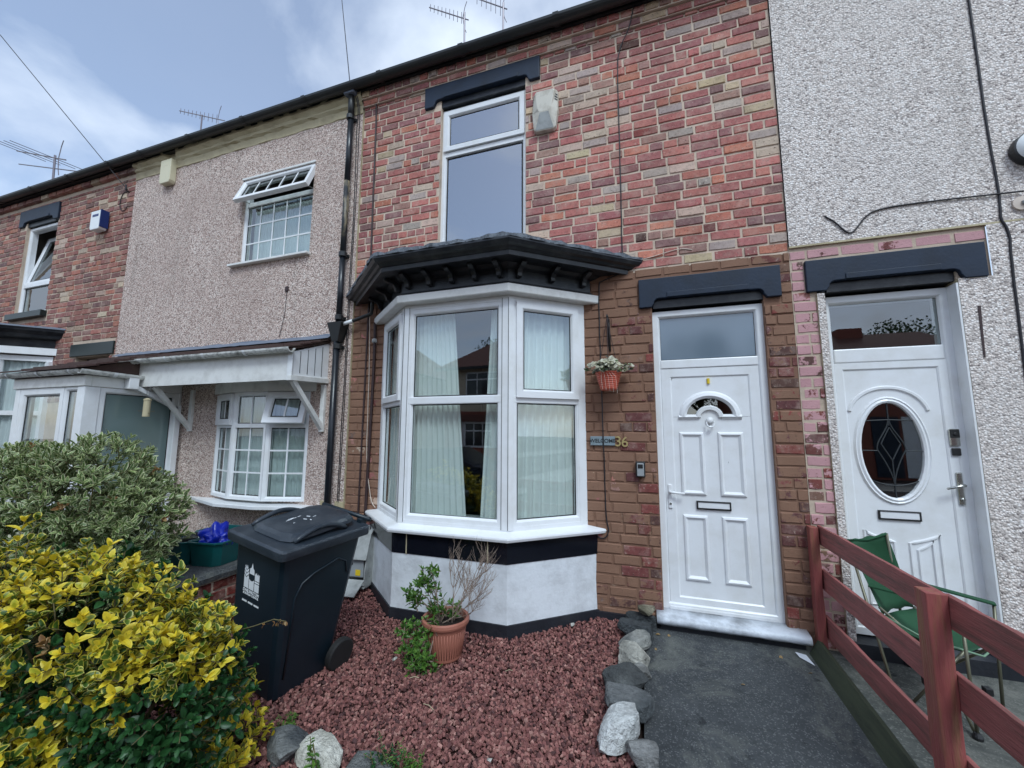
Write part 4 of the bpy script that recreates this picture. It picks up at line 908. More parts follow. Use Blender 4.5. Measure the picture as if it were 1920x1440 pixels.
for row in range(7):
    ya = -.02-row*.155; yb = ya-.185
    zf = lambda y: 2.640+(y+.02)*.355
    xa, xb = PX0-.15, CX0-.01 if row < 4 else PX1+.11
    x = xa + (.15 if row % 2 else 0)
    while x < xb-.02:
        xe = min(x+.30, xb); b = MB(); b.prism([(x, ya, zf(ya)+.002), (x, yb, zf(yb)+.018), (x, yb, zf(yb)), (x, ya, zf(ya)-.014)], (xe-x-.004, 0, 0)); b.build('roof_tile', 'tile', POR); x += .302
b = MB(); b.prism([(PX0-.1, -.02, 2.615), (PX0-.1, -1.08, 2.238), (PX0-.1, -1.06, 2.19), (PX0-.1, -.02, 2.19)], (PX1+.10-PX0, 0, 0)); b.build('roof_board', 'tile', POR)
# main downpipe with hopper, on the party line
DP = MB().tube([(-3.285, -.09, 5.70), (-3.285, -.085, 5.55), (-3.29, -.075, 5.40)], .038, 12).build('downpipe', 'gutter', H38, smooth=True); DP['label'] = 'flaking black downpipe with hopper head'
b = MB(); b.tube([(-3.29, -.075, 5.40), (-3.295, -.075, 4.55)], .034, 12); b.build('pipe_length', 'pipe', DP, smooth=True)
b = MB(); b.tube([(-3.295, -.075, 4.55), (-3.298, -.075, 3.62)], .034, 12); b.build('bare_pipe_length', 'pipe_bare', DP, smooth=True)
b = MB(); b.tube([(-3.298, -.075, 3.62), (-3.30, -.08, 2.80)], .034, 12); b.build('pipe_length', 'pipe', DP, smooth=True)
b = MB(); b.tube([(-3.305, -.085, 2.60), (-3.325, -.075, .15)], .036, 12); b.build('pipe_length', 'pipe', DP, smooth=True)
for z in (5.36, 3.60, 2.84, 2.50): b = MB(); b.lathe([(.036, 0), (.047, 0), (.047, .05), (.036, .06)], (-3.295, -.078, z), 14); b.box(-3.34, -3.25, -.04, -.012, z+.005, z+.04); b.build('pipe_collar', 'gutter', DP)
b = MB(); b.add([(-3.40, -.15, 2.80), (-3.20, -.15, 2.80), (-3.20, -.018, 2.80), (-3.40, -.018, 2.80), (-3.345, -.12, 2.58), (-3.265, -.12, 2.58), (-3.265, -.03, 2.58), (-3.345, -.03, 2.58)], [(0, 1, 5, 4), (1, 2, 6, 5), (2, 3, 7, 6), (3, 0, 4, 7), (4, 5, 6, 7)]); b.build('hopper', 'gutter', DP)
b = MB(); b.box(-3.36, -3.21, -.15, -.02, 5.66, 5.80); b.build('gutter_outlet', 'lead', DP, bevel=.01)
b = MB(); b.tube([(-3.24, -.09, 2.77), (-2.98, -.07, 2.845), (-2.86, -.07, 2.875), (-2.83, -.10, 2.93), (-2.80, -.14, 3.0)], .020, 10); b.build('waste_pipe', 'gutter', DP, smooth=True)
b = MB(); b.tube([(-3.235, -.09, 2.775), (-3.10, -.08, 2.812)], .0225, 10); b.build('waste_pipe_sleeve', 'upvc', DP, smooth=True)
for xx in (-3.415, -3.215):
    b = MB(); b.box(xx-.055, xx+.055, -.022, -.014, .70, .80)
    for k in range(5): b.box(xx-.045+k*.02, xx-.037+k*.02, -.027, -.02, .71, .79)
    b.build('air_brick', 'cream', H38)

# ================================================================== number 40: far brick house
H40 = thing('terraced_house', 'darker red brick terraced house beyond the glazed porch with tilted open window', 'house', (-10.5, 0, 0), 'houses in the terrace')
W40 = (-10.42, -9.47, 3.56, 5.17); XE = -14.5
BAY40 = (-11.6, -9.05, -.2, 2.95); L40 = (-10.62, -9.43, 5.19, 5.492); LS = (-8.564, -7.496, 2.712, 2.905)
wall_sheet(XE, -7.435, -.3, 5.72, [(*W40[:3], 5.27, .14), (*BAY40, .2), (-8.45, -7.6, .03, 2.70, .14)], .0075, 'mortar40', 'wall', H40)
bl = layout(XE, -7.437, 2.0, 5.53, [W40, L40, (W40[0]-.1, W40[1]+.08, 3.45, 3.57), BAY40, LS, (-8.45, -7.6, .03, 2.71)], 31)
lay_bricks(bl, lambda x, z, r: (*pick(r, FAR), 0), H40, 0, .016, seed=12)
cb = MB(); r = random.Random(6); x = XE
while x < -7.44:
    L = .226; V, F = brick_mesh_data(r); c = (*pick(r, FAR), 0); cb.add([(x+p[0]*L, -.045+p[1]*.05, 5.60+p[2]*.085) for p in V], F, c); x += L+.011
stuff(cb.build('corbel_brickwork', 'brickN', H40, recalc=False))
eaves(XE, -7.435, H40); shell_back(XE, -7.435, H40); chimney(-12.6, H40)
lintel(*L40, H40, .15); b = MB(); b.box(LS[0], LS[1], -.02, .12, LS[2], LS[3]); b.build('door_lintel', 'green_black', H40, bevel=.006)
room(-10.6, -9.3, .13, 3, 3.4, 5.4, H40); room(-11.6, -9.0, .2, 3, 0, 2.95, H40)
w = frame(H40, *W40, .05, .055, .09, 'upper_window')
b = MB(); b.box(W40[0]+.04, W40[1]-.04, .054, .13, 4.06, 4.115); b.build('transom', 'upvc', w)
pane(w, W40[0]+.06, W40[1]-.06, W40[2]+.06, 4.055, .09)
tm = Matrix.Translation((0, .06, 4.12)) @ Matrix.Rotation(R_(-12), 4, 'X') @ Matrix.Translation((0, 0, -4.12))
s = frame(w, W40[0]+.06, W40[1]-.06, 4.12, 5.10, 0, .065, .05, 'tilted_sash', M4=tm); pane(s, W40[0]+.13, W40[1]-.13, 4.19, 5.03, .02, M4=tm)
b = MB(); b.box(W40[0]-.08, W40[1]+.05, -.07, .05, 3.455, 3.558); b.build('sill', 'green_black', w, bevel=.006)
# its bay: black cornice and white frame
bx0, bx1 = -11.75, -8.93
def bay40(prof, name, mat, parent):
    b = MB(); rings = []
    for o, z in prof: rings.append([(bx1-.12+o, -.001, z), (bx1-.60+o*.6, -.42-o, z), (bx0+.60-o*.6, -.42-o, z), (bx0+.12-o, -.001, z)])
    for rg in rings: b.add(rg, [])
    m_ = len(rings); b.f = [(i*4+k, i*4+k+1, ((i+1) % m_)*4+k+1, ((i+1) % m_)*4+k) for i in range(m_) for k in range(3)]+[tuple(i*4 for i in range(m_)), tuple(i*4+3 for i in range(m_))]
    return b.build(name, mat, parent)
B40 = bay40([(-.08, 2.88), (.03, 2.88), (.04, 3.0), (.16, 3.02), (.18, 3.07), (.23, 3.12), (.24, 3.17), (-.08, 3.22)], 'bay_window', 'lead_black', H40)
bay40([(-.05, 3.165), (.255, 3.165), (.25, 3.19), (-.05, 3.24)], 'lead_cap', 'lead', B40)
bay40([(-.05, 2.76), (.09, 2.76), (.09, 2.87), (-.05, 2.87)], 'white_fascia', 'upvc', B40)
bay40([(-.05, 2.66), (.02, 2.66), (.02, 2.74), (-.05, 2.74)], 'head_frame', 'upvc', B40); bay40([(-.05, 1.80), (.0, 1.80), (.0, 1.87), (-.05, 1.87)], 'transom', 'upvc', B40); bay40([(-.05, .68), (.05, .68), (.05, .75), (-.05, .75)], 'sill', 'upvc', B40); bay40([(-.05, -.1), (.02, -.1), (.02, .66), (-.05, .66)], 'plinth_wall', 'plinth', B40)
for (x, y) in ((bx1-.14, -.03), (bx1-.60, -.40), (bx0+.60, -.40), (-10.3, -.40)): b = MB(); b.box(x-.05, x+.05, y-.02, y+.05, .75, 2.66); b.build('mullion', 'upvc', B40)
for (p, q) in (((bx1-.14, -.01), (bx1-.60, -.40)), ((bx1-.60, -.40), (bx0+.60, -.40))): b = MB(); b.add([(p[0], p[1], .75), (q[0], q[1], .75), (q[0], q[1], 2.66), (p[0], p[1], 2.66)], [(0, 1, 2, 3)]); b.build('pane', 'glass', B40)
curtain('net_curtain', [(-9.1, -.02), (-9.53, -.30), (-11.1, -.30)], .76, 2.66, .015, 24, 'blind', 'pale curtain behind the bay glass of the far brick house', None, 8)

# ================================================================== gravel, stones, low wall
def inside_bay(x, y):
    P = bay_off(.07)
    if y > -.55-.012 and P[2].x < x < P[1].x: return True
    if x >= P[1].x: return (x-P[1].x)/(P[0].x-P[1].x)*(0-P[1].y)+P[1].y < y and x < P[0].x
    if x <= P[2].x: return (P[2].x-x)/(P[2].x-P[3].x)*(0-P[2].y)+P[2].y < y and x > P[3].x
    return False
def gravel():
    g = np.random.default_rng(4); pts = []
    while len(pts) < 32000:
        x, y = g.uniform(-3.38, -.10), g.uniform(-2.35, -.02)
        if inside_bay(x, y): continue
        d = math.hypot(x, y+3.69)
        if g.random() > min(1, (2.6/d)**1.2): continue
        pts.append((x, y))
    n = len(pts); base = np.array([(a, b_, c) for a in (-1, 1) for b_ in (-1, 1) for c in (-1, 1)], float)
    F0 = np.array([(0, 1, 3, 2), (4, 6, 7, 5), (0, 4, 5, 1), (2, 3, 7, 6), (0, 2, 6, 4), (1, 5, 7, 3)])
    P = np.array(pts); s = g.uniform(.0048, .0098, (n, 1, 1))*np.array([1.15, 1.0, .75])*g.uniform(.75, 1.25, (n, 1, 3))
    V = base[None]*s*g.uniform(.62, 1.2, (n, 8, 3))
    q = g.normal(size=(n, 4)); q /= np.linalg.norm(q, axis=1)[:, None]; w, x, y, z = q.T
    Rm = np.stack([np.stack([1-2*(y*y+z*z), 2*(x*y-z*w), 2*(x*z+y*w)], -1), np.stack([2*(x*y+z*w), 1-2*(x*x+z*z), 2*(y*z-x*w)], -1), np.stack([2*(x*z-y*w), 2*(y*z+x*w), 1-2*(x*x+y*y)], -1)], 1)
    V = np.einsum('nij,nkj->nki', Rm, V); V[:, :, 0] += P[:, :1]; V[:, :, 1] += P[:, 1:]
    hump = np.array([mnoise.noise((a*1.7, b_*1.7, 3))*.012 for a, b_ in pts]); V[:, :, 2] += (SL*P[:, 1]+g.uniform(-.016, .004, n)+hump)[:, None]
    pal = np.array([lin(138, 92, 86), lin(124, 80, 76), lin(152, 106, 98), lin(102, 68, 66), lin(166, 124, 114), lin(84, 58, 57)]); c = pal[g.choice(6, n, p=[.27, .25, .18, .15, .08, .07])]*g.uniform(.7, 1.2, (n, 1))
    c = np.clip(c, 0, 1)
    me = bpy.data.meshes.new('gravel'); me.from_pydata(V.reshape(-1, 3).tolist(), [], (F0[None]+(np.arange(n)*8)[:, None, None]).reshape(-1, 4).tolist())
    ca = me.color_attributes.new('col', 'FLOAT_COLOR', 'POINT'); ca.data.foreach_set('color', np.repeat(np.concatenate([c, np.ones((n, 1))], 1), 8, 0).ravel())
    me.materials.append(M['gravel']); o = bpy.data.objects.new('gravel', me); col.objects.link(o); stuff(o); return tag(o, 'dark red stone chippings spread in front of the bay window', 'gravel')
gravel()
import bmesh
def rock(name, c, dims, rotz, colr, label, seed, facet=.35, group='stones edging the gravel', cat='stone', tilt=0, box=.82, colr2=None):
    r = random.Random(seed); bm = bmesh.new(); bmesh.ops.create_icosphere(bm, subdivisions=3, radius=1)
    planes = [(Vector((r.gauss(0, 1), r.gauss(0, 1), r.gauss(0, 1))).normalized(), r.uniform(.60, .90)) for _ in range(9)]
    planes += [(Vector((0, 0, 1)), .70), (Vector((0, 0, -1)), .75)]
    for v in bm.verts:
        p = v.co.copy(); k = max(abs(p.x), abs(p.y), abs(p.z)); p = p.lerp(p/k, box)
        for n_, d in planes:
            t = p.dot(n_)-d
            if t > 0: p -= n_*t*.92
        q = p*1.7+Vector((seed*3.1, seed, 0)); p += p.normalized()*(mnoise.noise(q)*.06+mnoise.noise(q*3)*.05+mnoise.noise(q*8)*.03)
        v.co = Vector((p.x*dims[0]/2, p.y*dims[1]/2, p.z*dims[2]/2))
    me = bpy.data.meshes.new(name); bm.to_mesh(me); bm.free()
    me.transform(Matrix.Rotation(rotz, 4, 'Z') @ Matrix.Rotation(tilt, 4, 'X'))
    ca = me.color_attributes.new('col', 'FLOAT_COLOR', 'POINT'); cs = []
    for v in me.vertices:
        t = max(0, min(1, .5+1.6*mnoise.noise(Vector(v.co)*9+Vector((seed, 0, 0))))); c2 = colr2 or tuple(x*.55 for x in colr); cs += [a*t+b_*(1-t) for a, b_ in zip(colr, c2)]+[1]
    ca.data.foreach_set('color', cs); me.materials.append(M['rock'])
    o = bpy.data.objects.new(name, me); col.objects.link(o); o.location = c; return tag(o, label, cat, group)
GREY, DGREY, PALE, TAN, WHITE = lin(112, 114, 112), lin(76, 80, 82), lin(176, 174, 164), lin(142, 136, 118), lin(200, 202, 200)
ED = 'edging_stone'
rock(ED, (-.085, -.085, .045), (.24, .17, .15), .1, DGREY, 'dark grey edging stone against the brick wall, under a small tan one', 1)
rock(ED, (-.035, -.115, .145), (.15, .11, .085), .2, TAN, 'small tan stone lying on top of a dark edging stone by the doorstep', 2, colr2=lin(104, 100, 84))
rock(ED, (-.115, -.255, .045), (.27, .19, .16), -.25, DGREY, 'rounded dark grey edging stone second from the brick wall', 3)
rock(ED, (-.115, -.43, .035), (.23, .20, .15), .5, GREY, 'rough mid grey triangular edging stone beside the doorstep end of path', 4, colr2=lin(150, 150, 144))
rock(ED, (-.125, -.60, .030), (.25, .19, .15), -.1, PALE, 'pale flat topped edging stone with a dark front edge', 5, box=.75)
rock(ED, (-.085, -.745, .005), (.16, .14, .10), .3, lin(150, 150, 146), 'small low pale stone tucked between two bigger edging stones', 6)
rock(ED, (-.165, -.845, .010), (.30, .22, .15), .45, GREY, 'mottled grey edging stone jutting out into the gravel', 7, colr2=lin(70, 72, 72), tilt=.2)
rock(ED, (-.135, -1.065, .005), (.29, .26, .17), .1, DGREY, 'broad dark grey edging stone behind the white squared block', 8, colr2=lin(108, 110, 110))
rock(ED, (-.190, -1.31, .02), (.23, .22, .19), .28, WHITE, 'white grey squared block in the path edging', 9, box=.95, colr2=lin(170, 170, 168))
rock(ED, (-.055, -1.40, -.02), (.18, .17, .12), .2, lin(140, 140, 138), 'light grey stone wedged between white squared block and path', 10)
rock('border_stone', (-1.85, -1.87, -.065), (.34, .20, .15), -.3, DGREY, 'long dark grey border stone beside the yellow shrub', 11, group='stones along the front of the gravel', colr2=lin(120, 122, 120))
rock('border_stone', (-1.61, -1.90, -.055), (.30, .19, .15), -.12, lin(210, 208, 196), 'cream white border stone with a weed growing against it', 12, group='stones along the front of the gravel', colr2=lin(170, 168, 156))
rock('border_stone', (-1.36, -1.89, -.09), (.28, .20, .14), .2, GREY, 'mid grey border stone half hidden by weeds', 13, group='stones along the front of the gravel')
for i, (x, y, s, lb) in enumerate(((-1.86, -.55, .022, 'tiny white pebble on the red gravel beside the meter box'), (-1.75, -1.05, .020, 'tiny white pebble on the red gravel between bin and terracotta pot'), (-.62, -.22, .024, 'small white pebble lying by the damp course near the bay corner'), (-.80, -1.62, .016, 'small pale chip on the red gravel towards the front'))):
    o = rock('white_pebble', (x, y, gz(y)+.008), (s*2, s*1.4, s), i, lin(214, 210, 200), lb, 40+i, group='pale pebbles on the gravel', cat='pebble')
for i, (x, y, a, L, lb) in enumerate(((-.95, -.95, .4, .05, 'small pale twisted dead leaf on the gravel below the bay'), (-1.32, -1.38, -.35, .09, 'thin straw coloured stalk lying on the gravel near the front'), (-1.53, -1.2, .3, .06, 'short dry straw lying left of the terracotta pot'))):
    d = Vector((math.cos(a), math.sin(a), 0))*L; z = gz(y)+.012
    tag(MB().tube([(x, y, z), (x+d.x*.5, y+d.y*.5+.006, z+.006), (x+d.x, y+d.y, z+.002)], .0022, 5).build('straw', 'cream'), lb, 'straw')
# low boundary wall
LW = thing('boundary_wall', 'low red brick wall with a grey concrete coping between the two gardens', 'wall', (-3.5, -.9, 0))
b = MB(); b.box(-4.12, -3.462, -1.62, -.03, -.2, .33); b.build('core', 'mortar40', LW)
b = MB(); r = random.Random(8); N = 24
for i in range(N+1):
    y = -1.66+1.63*i/N; e = r.uniform(-.012, .010); b.add([(-4.16, y, .335), (-3.428+e, y, .333+r.uniform(-.004, .004)), (-3.420+e, y, .372), (-3.445+e, y, .398+r.uniform(-.006, .004)), (-3.6, y, .402), (-4.16, y, .402)], [])
b.f = [(i*6+k, (i+1)*6+k, (i+1)*6+(k+1) % 6, i*6+(k+1) % 6) for i in range(N) for k in range(6)]+[tuple(range(6)), tuple(N*6+k for k in range(6))]
b.build('coping', 'path', LW)
r = random.Random(13)
for k in range(5):
    y = -1.62 - (.11 if k % 2 else 0); z = -.10+k*.086
    while y < -.05:
        ya, yb = max(y, -1.62), min(y+.222, -.03)
        if yb-ya > .03:
            o = bpy.data.objects.new('brick', brick_variant('brick1', r.randrange(12))); col.objects.link(o); o.rotation_euler = (0, 0, R_(90)); o.scale = (yb-ya, .03, .075); o.location = (-3.452, ya, z); o.color = (*pick(r, [(1, lin(104, 46, 40)), (1, lin(116, 50, 42)), (1, lin(92, 44, 40))]), 0); adopt(o, LW)
        y += .233
# recycling boxes on the coping
def recycling_box(c, L, W_, H_, rz, label):
    t = thing('recycling_box', label, 'box', c, 'teal recycling boxes on the low wall'); m = Matrix.Translation(c) @ Matrix.Rotation(rz, 4, 'Z')
    def oct_(l_, w_, z, ch=.045): l_, w_ = l_/2, w_/2; return [(-l_+ch, -w_, z), (l_-ch, -w_, z), (l_, -w_+ch, z), (l_, w_-ch, z), (l_-ch, w_, z), (-l_+ch, w_, z), (-l_, w_-ch, z), (-l_, -w_+ch, z)]
    b = MB(m); R4 = [oct_(L*.88, W_*.88, 0), oct_(L, W_, H_-.012), oct_(L+.024, W_+.024, H_-.012), oct_(L+.024, W_+.024, H_), oct_(L-.012, W_-.012, H_), oct_(L*.86, W_*.86, .008)]
    for q in R4: b.add(q, [])
    b.f = [(i*8+k, i*8+(k+1) % 8, (i+1)*8+(k+1) % 8, (i+1)*8+k) for i in range(5) for k in range(8)]+[tuple(range(8))[::-1], tuple(range(40, 48))]
    b.build('tub', 'teal', t); return t
recycling_box((-3.70, -.98, .404), .33, .29, .20, .15, 'teal recycling box holding a blue plastic bag')
recycling_box((-3.98, -1.03, .404), .32, .30, .20, .05, 'teal recycling box of bottles half hidden behind the variegated shrub')
recycling_box((-4.02, -.70, .404), .34, .30, .20, .1, 'empty teal recycling box behind the two others on the wall')
bm = bmesh.new(); bmesh.ops.create_icosphere(bm, subdivisions=4, radius=1)
for v in bm.verts:
    p = v.co; q = p*2.1+Vector((4, 0, 0)); k = 1+.42*abs(mnoise.noise(q))*2-.2-.22*abs(mnoise.noise(q*2.7))+ (.45*max(0, p.z)*max(0, 1-math.hypot(p.x-.1, p.y)*1.6))
    v.co = Vector((p.x*.150*k, p.y*.125*k, max(-.06, p.z*.130*k)))
me = bpy.data.meshes.new('plastic_bag'); bm.to_mesh(me); bm.free(); me.materials.append(M['bluebag']); me.polygons.foreach_set('use_smooth', [True]*len(me.polygons))
o = bpy.data.objects.new('plastic_bag', me); col.objects.link(o); o.location = (-3.71, -.98, .575); tag(o, 'crumpled bright blue plastic bag bulging out of the teal box', 'bag')
for i, (x, y, a, mt, lb) in enumerate(((-3.98, -1.05, .5, 'print', 'white capped bottle lying in the half hidden teal box'), (-4.03, -.98, 1.4, 'black_plastic', 'black bottle lying in the half hidden teal box'))):
    d = Vector((math.cos(a), math.sin(a), .2))*.1; c = Vector((x, y, .585))
    t = MB().tube([c-d, c+d*.5, c+d*.75, c+d], [.033, .033, .014, .014], 12).build('bottle', 'black_plastic', smooth=True); tag(t, lb, 'bottle')
    MB().tube([c+d, c+d*1.2], .017, 12).build('cap', mt, t)

# ================================================================== wheelie bin
def wheelie_bin():
    t = thing('wheelie_bin', 'dark navy wheelie bin with a white council crest leaning on the gravel', 'bin', (-2.226, -1.646, gz(-1.65)))
    Rz, Rx, Ry = Matrix.Rotation(-.137, 4, 'Z'), Matrix.Rotation(.03, 4, 'X'), Matrix.Rotation(.14, 4, 'Y')
    w, d, H = .575, .69, .955
    # local frame: near-front corner of the lid at (0,0,H), body to -x and +y; base corner at (-.06,.09,0)
    m = Matrix.Translation((-2.226, -1.646, -.082)) @ Rz @ Rx @ Ry @ Matrix.Translation((.06, -.09, 0))
    def rr(x0, x1, y0, y1, z, c=.04): return [(x0+c, y0, z), (x1-c, y0, z), (x1-c*.3, y0+c*.3, z), (x1, y0+c, z), (x1, y1-c, z), (x1-c*.3, y1-c*.3, z), (x1-c, y1, z), (x0+c, y1, z), (x0+c*.3, y1-c*.3, z), (x0, y1-c, z), (x0, y0+c, z), (x0+c*.3, y0+c*.3, z)]
    def loft(rings, name, mat, parent, cap=(True, True), smooth=False):
        b = MB(m); n = len(rings[0])
        for q in rings: b.add(q, [])
        b.f = [(i*n+k, i*n+(k+1) % n, (i+1)*n+(k+1) % n, (i+1)*n+k) for i in range(len(rings)-1) for k in range(n)]
        if cap[0]: b.f.append(tuple(range(n))[::-1])
        if cap[1]: b.f.append(tuple(range((len(rings)-1)*n, len(rings)*n)))
        return b.build(name, mat, parent, bevel=.004)
    body = loft([rr(-w+.075, -.055, .095, d-.17, 0), rr(-w+.055, -.045, .075, d-.14, .25), rr(-w+.035, -.032, .045, d-.05, H-.075), rr(-w+.022, -.022, .022, d-.02, H-.06), rr(-w+.022, -.022, .022, d-.02, H-.03)], 'body', 'bin', t)
    # raised side panel and front rib
    b = MB(m); b.loop([(0, 0)], [(0, 0)]) if False else None
    for sgn in (1,):
        P = [(.10, .12), (.10, .62), (.14, .70), (.22, .74), (.40, .78), (.47, .74), (.49, .66)]
        def sx(yy, zz): return -.055+.023*min(1, zz/(H-.075))+.003
        b = MB(m); b.tube([(sx(y, z), y+.05, z) for y, z in P], .007, 6); b.build('side_rib', 'bin', body, smooth=True)
    lidr = [rr(-w, 0, 0, d, H-.060, .03), rr(-w-.003, .003, -.003, d, H-.030, .03), rr(-w-.003, .003, -.003, d, H-.008, .03), rr(-w+.01, -.01, .01, d, H+.004, .03)]
    lid = loft(lidr, 'lid', 'bin_lid', t)
    # domed lid top
    rings = []
    for s_, hh in ((0, .0), (.12, .022), (.35, .036), (.7, .042), (1, .044)):
        i_ = .075+.10*s_; rings.append([(x, y, z+hh+.045*max(0, (y-.05)/d)) for x, y, z in rr(-w+i_*.9, -i_*.9, i_*1.1, d-i_*.75, H+.004, .09)])
    loft(rings, 'lid_dome', 'bin_lid', lid)
    for sgn in (1, -1):
        X = -.068 if sgn > 0 else -w+.068
        b = MB(m); pts = [(X, .12+.40*t_, H+.014+.058*math.sin(math.pi*t_)) for t_ in np.linspace(0, 1, 12)]; b.tube(pts, [.012]+[.017]*10+[.012], 8); b.build('lid_handle', 'bin_lid', lid, smooth=True)
    b = MB(m); b.tube([(-w+.03, d+.012, H+.035), (-.03, d+.012, H+.035)], .016, 10); b.build('hinge_bar', 'bin', t, smooth=True)
    for k in (-w+.10, -.10): b = MB(m); b.box(k-.02, k+.02, d-.03, d+.03, H-.05, H+.03); b.build('hinge_lug', 'bin', t, bevel=.004)
    for k, xx in ((0, -.022), (1, -w+.022-.045)):
        wh = MB(m); wh.lathe([(.03, 0), (.096, .0), (.106, .008), (.106, .042), (.096, .05), (.03, .05)], (xx, d-.155, .096), 28, 'X'); o = wh.build('wheel', 'rubber', t, bevel=.002)
        h = MB(m); h.lathe([(.0, -.004), (.055, -.004), (.062, .004), (.062, .041), (.055, .049), (.0, .049)], (xx, d-.155, .088), 20, 'X', False); h.build('hub', 'bin', o)
    b = MB(m); b.tube([(-w+.05, d-.155, .088), (-.05, d-.155, .088)], .012, 8); b.build('axle', 'bin', t)
    # crest on the front face
    zf = lambda z: .095-.05*min(1, z/(H-.075))-.0035
    cx = -.33; S = .155
    def pm(pts, name='crest', parent=body):
        bb = MB(m); P = [(cx+x*S, zf(.62+z*S)-.0006, .62+z*S) for x, z in pts]; bb.prism(P, (0, -.0008, 0)); return bb.build(name, 'print', parent)
    pm([(-.5, -.02), (-.20, -.02), (-.20, .62), (-.24, .74), (-.19, .80), (-.26, .78), (-.34, .92), (-.36, .78), (-.46, .90), (-.5, .72)])
    pm([(-.165, -.02), (.16, -.02), (.16, .62), (.13, .82), (.06, .88), (0.0, 1.08), (-.06, .88), (-.14, .84), (-.165, .62)])
    pm([(.20, -.02), (.50, -.02), (.50, .30), (.20, .30)]); pm([(.20, .335), (.50, .335), (.50, .40), (.20, .40)]); pm([(.20, .435), (.50, .435), (.50, .74), (.44, .66), (.40, .74), (.34, .66), (.28, .76), (.24, .66), (.20, .74)])
    bb = MB(m); bb.add([(cx+.035*math.cos(a)*.9, zf(.62+.55*S)-.002, .62+.55*S+.030*math.sin(a)) for a in np.linspace(0, 2*math.pi, 16, endpoint=False)], [tuple(range(16))]); bb.build('crest_clock', 'bin', body)
    for k in range(3): bb = MB(m); z_ = .62+(.42+.15*k)*S; bb.tube([(cx-.5*S, zf(z_)-.002, z_+.02), (cx-.36*S, zf(z_)-.002, z_), (cx-.21*S, zf(z_)-.002, z_+.02)], .0022, 5); bb.build('crest_chevron', 'bin', body)
    tilt = math.atan2(.05, H-.075)
    def tx(s_, size, z_, bold=0): return text_mesh(s_, size, .0004, m @ Matrix.Translation((cx, zf(z_)-.0012, z_)) @ Matrix.Rotation(-tilt*-1*-1, 4, 'X') @ FACE, 'lettering', 'print', body, bold)
    tx('DARLINGTON', .0255, .600, .0006); tx('BOROUGH COUNCIL', .0165, .580, .0004)
    for k in range(3):
        bb = MB(m); x_ = cx-.085+k*.062; bb.box(x_, x_+.050, zf(.53)-.0016, zf(.53)-.0006, .526, .536); bb.build('print_line', 'print', body)
    # worn white marks on the lid
    r_ = random.Random(3)
    for k in range(9):
        x_, y_ = -w/2+r_.uniform(-.09, .11), .30+r_.uniform(-.08, .10); L_ = r_.uniform(.012, .045); a_ = r_.choice([0, .4, 1.3, 1.6])
        zz = H+.049+.045*(y_-.05)/d; bb = MB(m); dx, dy = math.cos(a_)*L_, math.sin(a_)*L_; bb.add([(x_, y_, zz), (x_+dx, y_+dy, zz+.045*dy/d), (x_+dx-.006, y_+dy+.008, zz+.045*(dy+.008)/d), (x_-.006, y_+.008, zz+.0006)], [(0, 1, 2, 3)]); bb.build('worn_print', 'print_worn', lid)
wheelie_bin()

# ================================================================== potted shrub by the bay
def potted():
    c = Vector((-1.43, -.90, gz(-.9)+.002))
    t = thing('potted_shrub', 'half dead potted shrub with green rosettes in a ribbed terracotta pot', 'potted plant', c)
    b = MB(); b.lathe([(.0, 0), (.110, 0), (.118, .01), (.150, .215), (.152, .232), (.170, .236), (.174, .250), (.172, .268), (.160, .276), (.148, .268), (.142, .22), (.0, .215)], c, 40, close=False); pot = b.build('pot', 'terracotta', t, smooth=False, bevel=.001)
    for k in range(44):
        a = 2*math.pi*k/44; b = MB(); b.tube([(c.x+(.119)*math.cos(a), c.y+.119*math.sin(a), c.z+.03), (c.x+.146*math.cos(a), c.y+.146*math.sin(a), c.z+.20)], .004, 5); b.build('pot_rib', 'terracotta', pot, smooth=True)
    b = MB(); b.lathe([(.0, .0), (.143, -.006)], c+Vector((0, 0, .232)), 24, close=False); b.build('soil', 'soil', t)
    r = random.Random(4); tw = MB()
    def branch(p, d, L, rad, lev):
        pts = [p]; q = p.copy(); n = 4
        for i in range(n):
            d = (d+Vector((r.uniform(-.22, .22), r.uniform(-.22, .22), r.uniform(-.05, .18)))).normalized(); q = q+d*L/n; pts.append(q.copy())
            if lev < 3 and i > 0:
                for _ in range(2 if lev < 2 else 1):
                    branch(q, (d+Vector((r.uniform(-.8, .8), r.uniform(-.8, .8), r.uniform(-.1, .5)))).normalized(), L*r.uniform(.4, .62), rad*.62, lev+1)
        tw.tube(pts, [rad*(1-.14*i) for i in range(len(pts))], 4)
    s0 = c+Vector((.02, 0, .235))
    for d in ((.9, .1, .55), (.6, .1, .95), (.35, -.1, 1.0), (.75, -.25, .35), (.1, .1, 1.1)): branch(s0+Vector((r.uniform(-.05, .05), r.uniform(-.04, .04), 0)), Vector(d).normalized(), .32, .0045, 0)
    stuff(tw.build('dead_twigs', 'twig', t))
    return t, c, r
POT, pc, pr = potted()

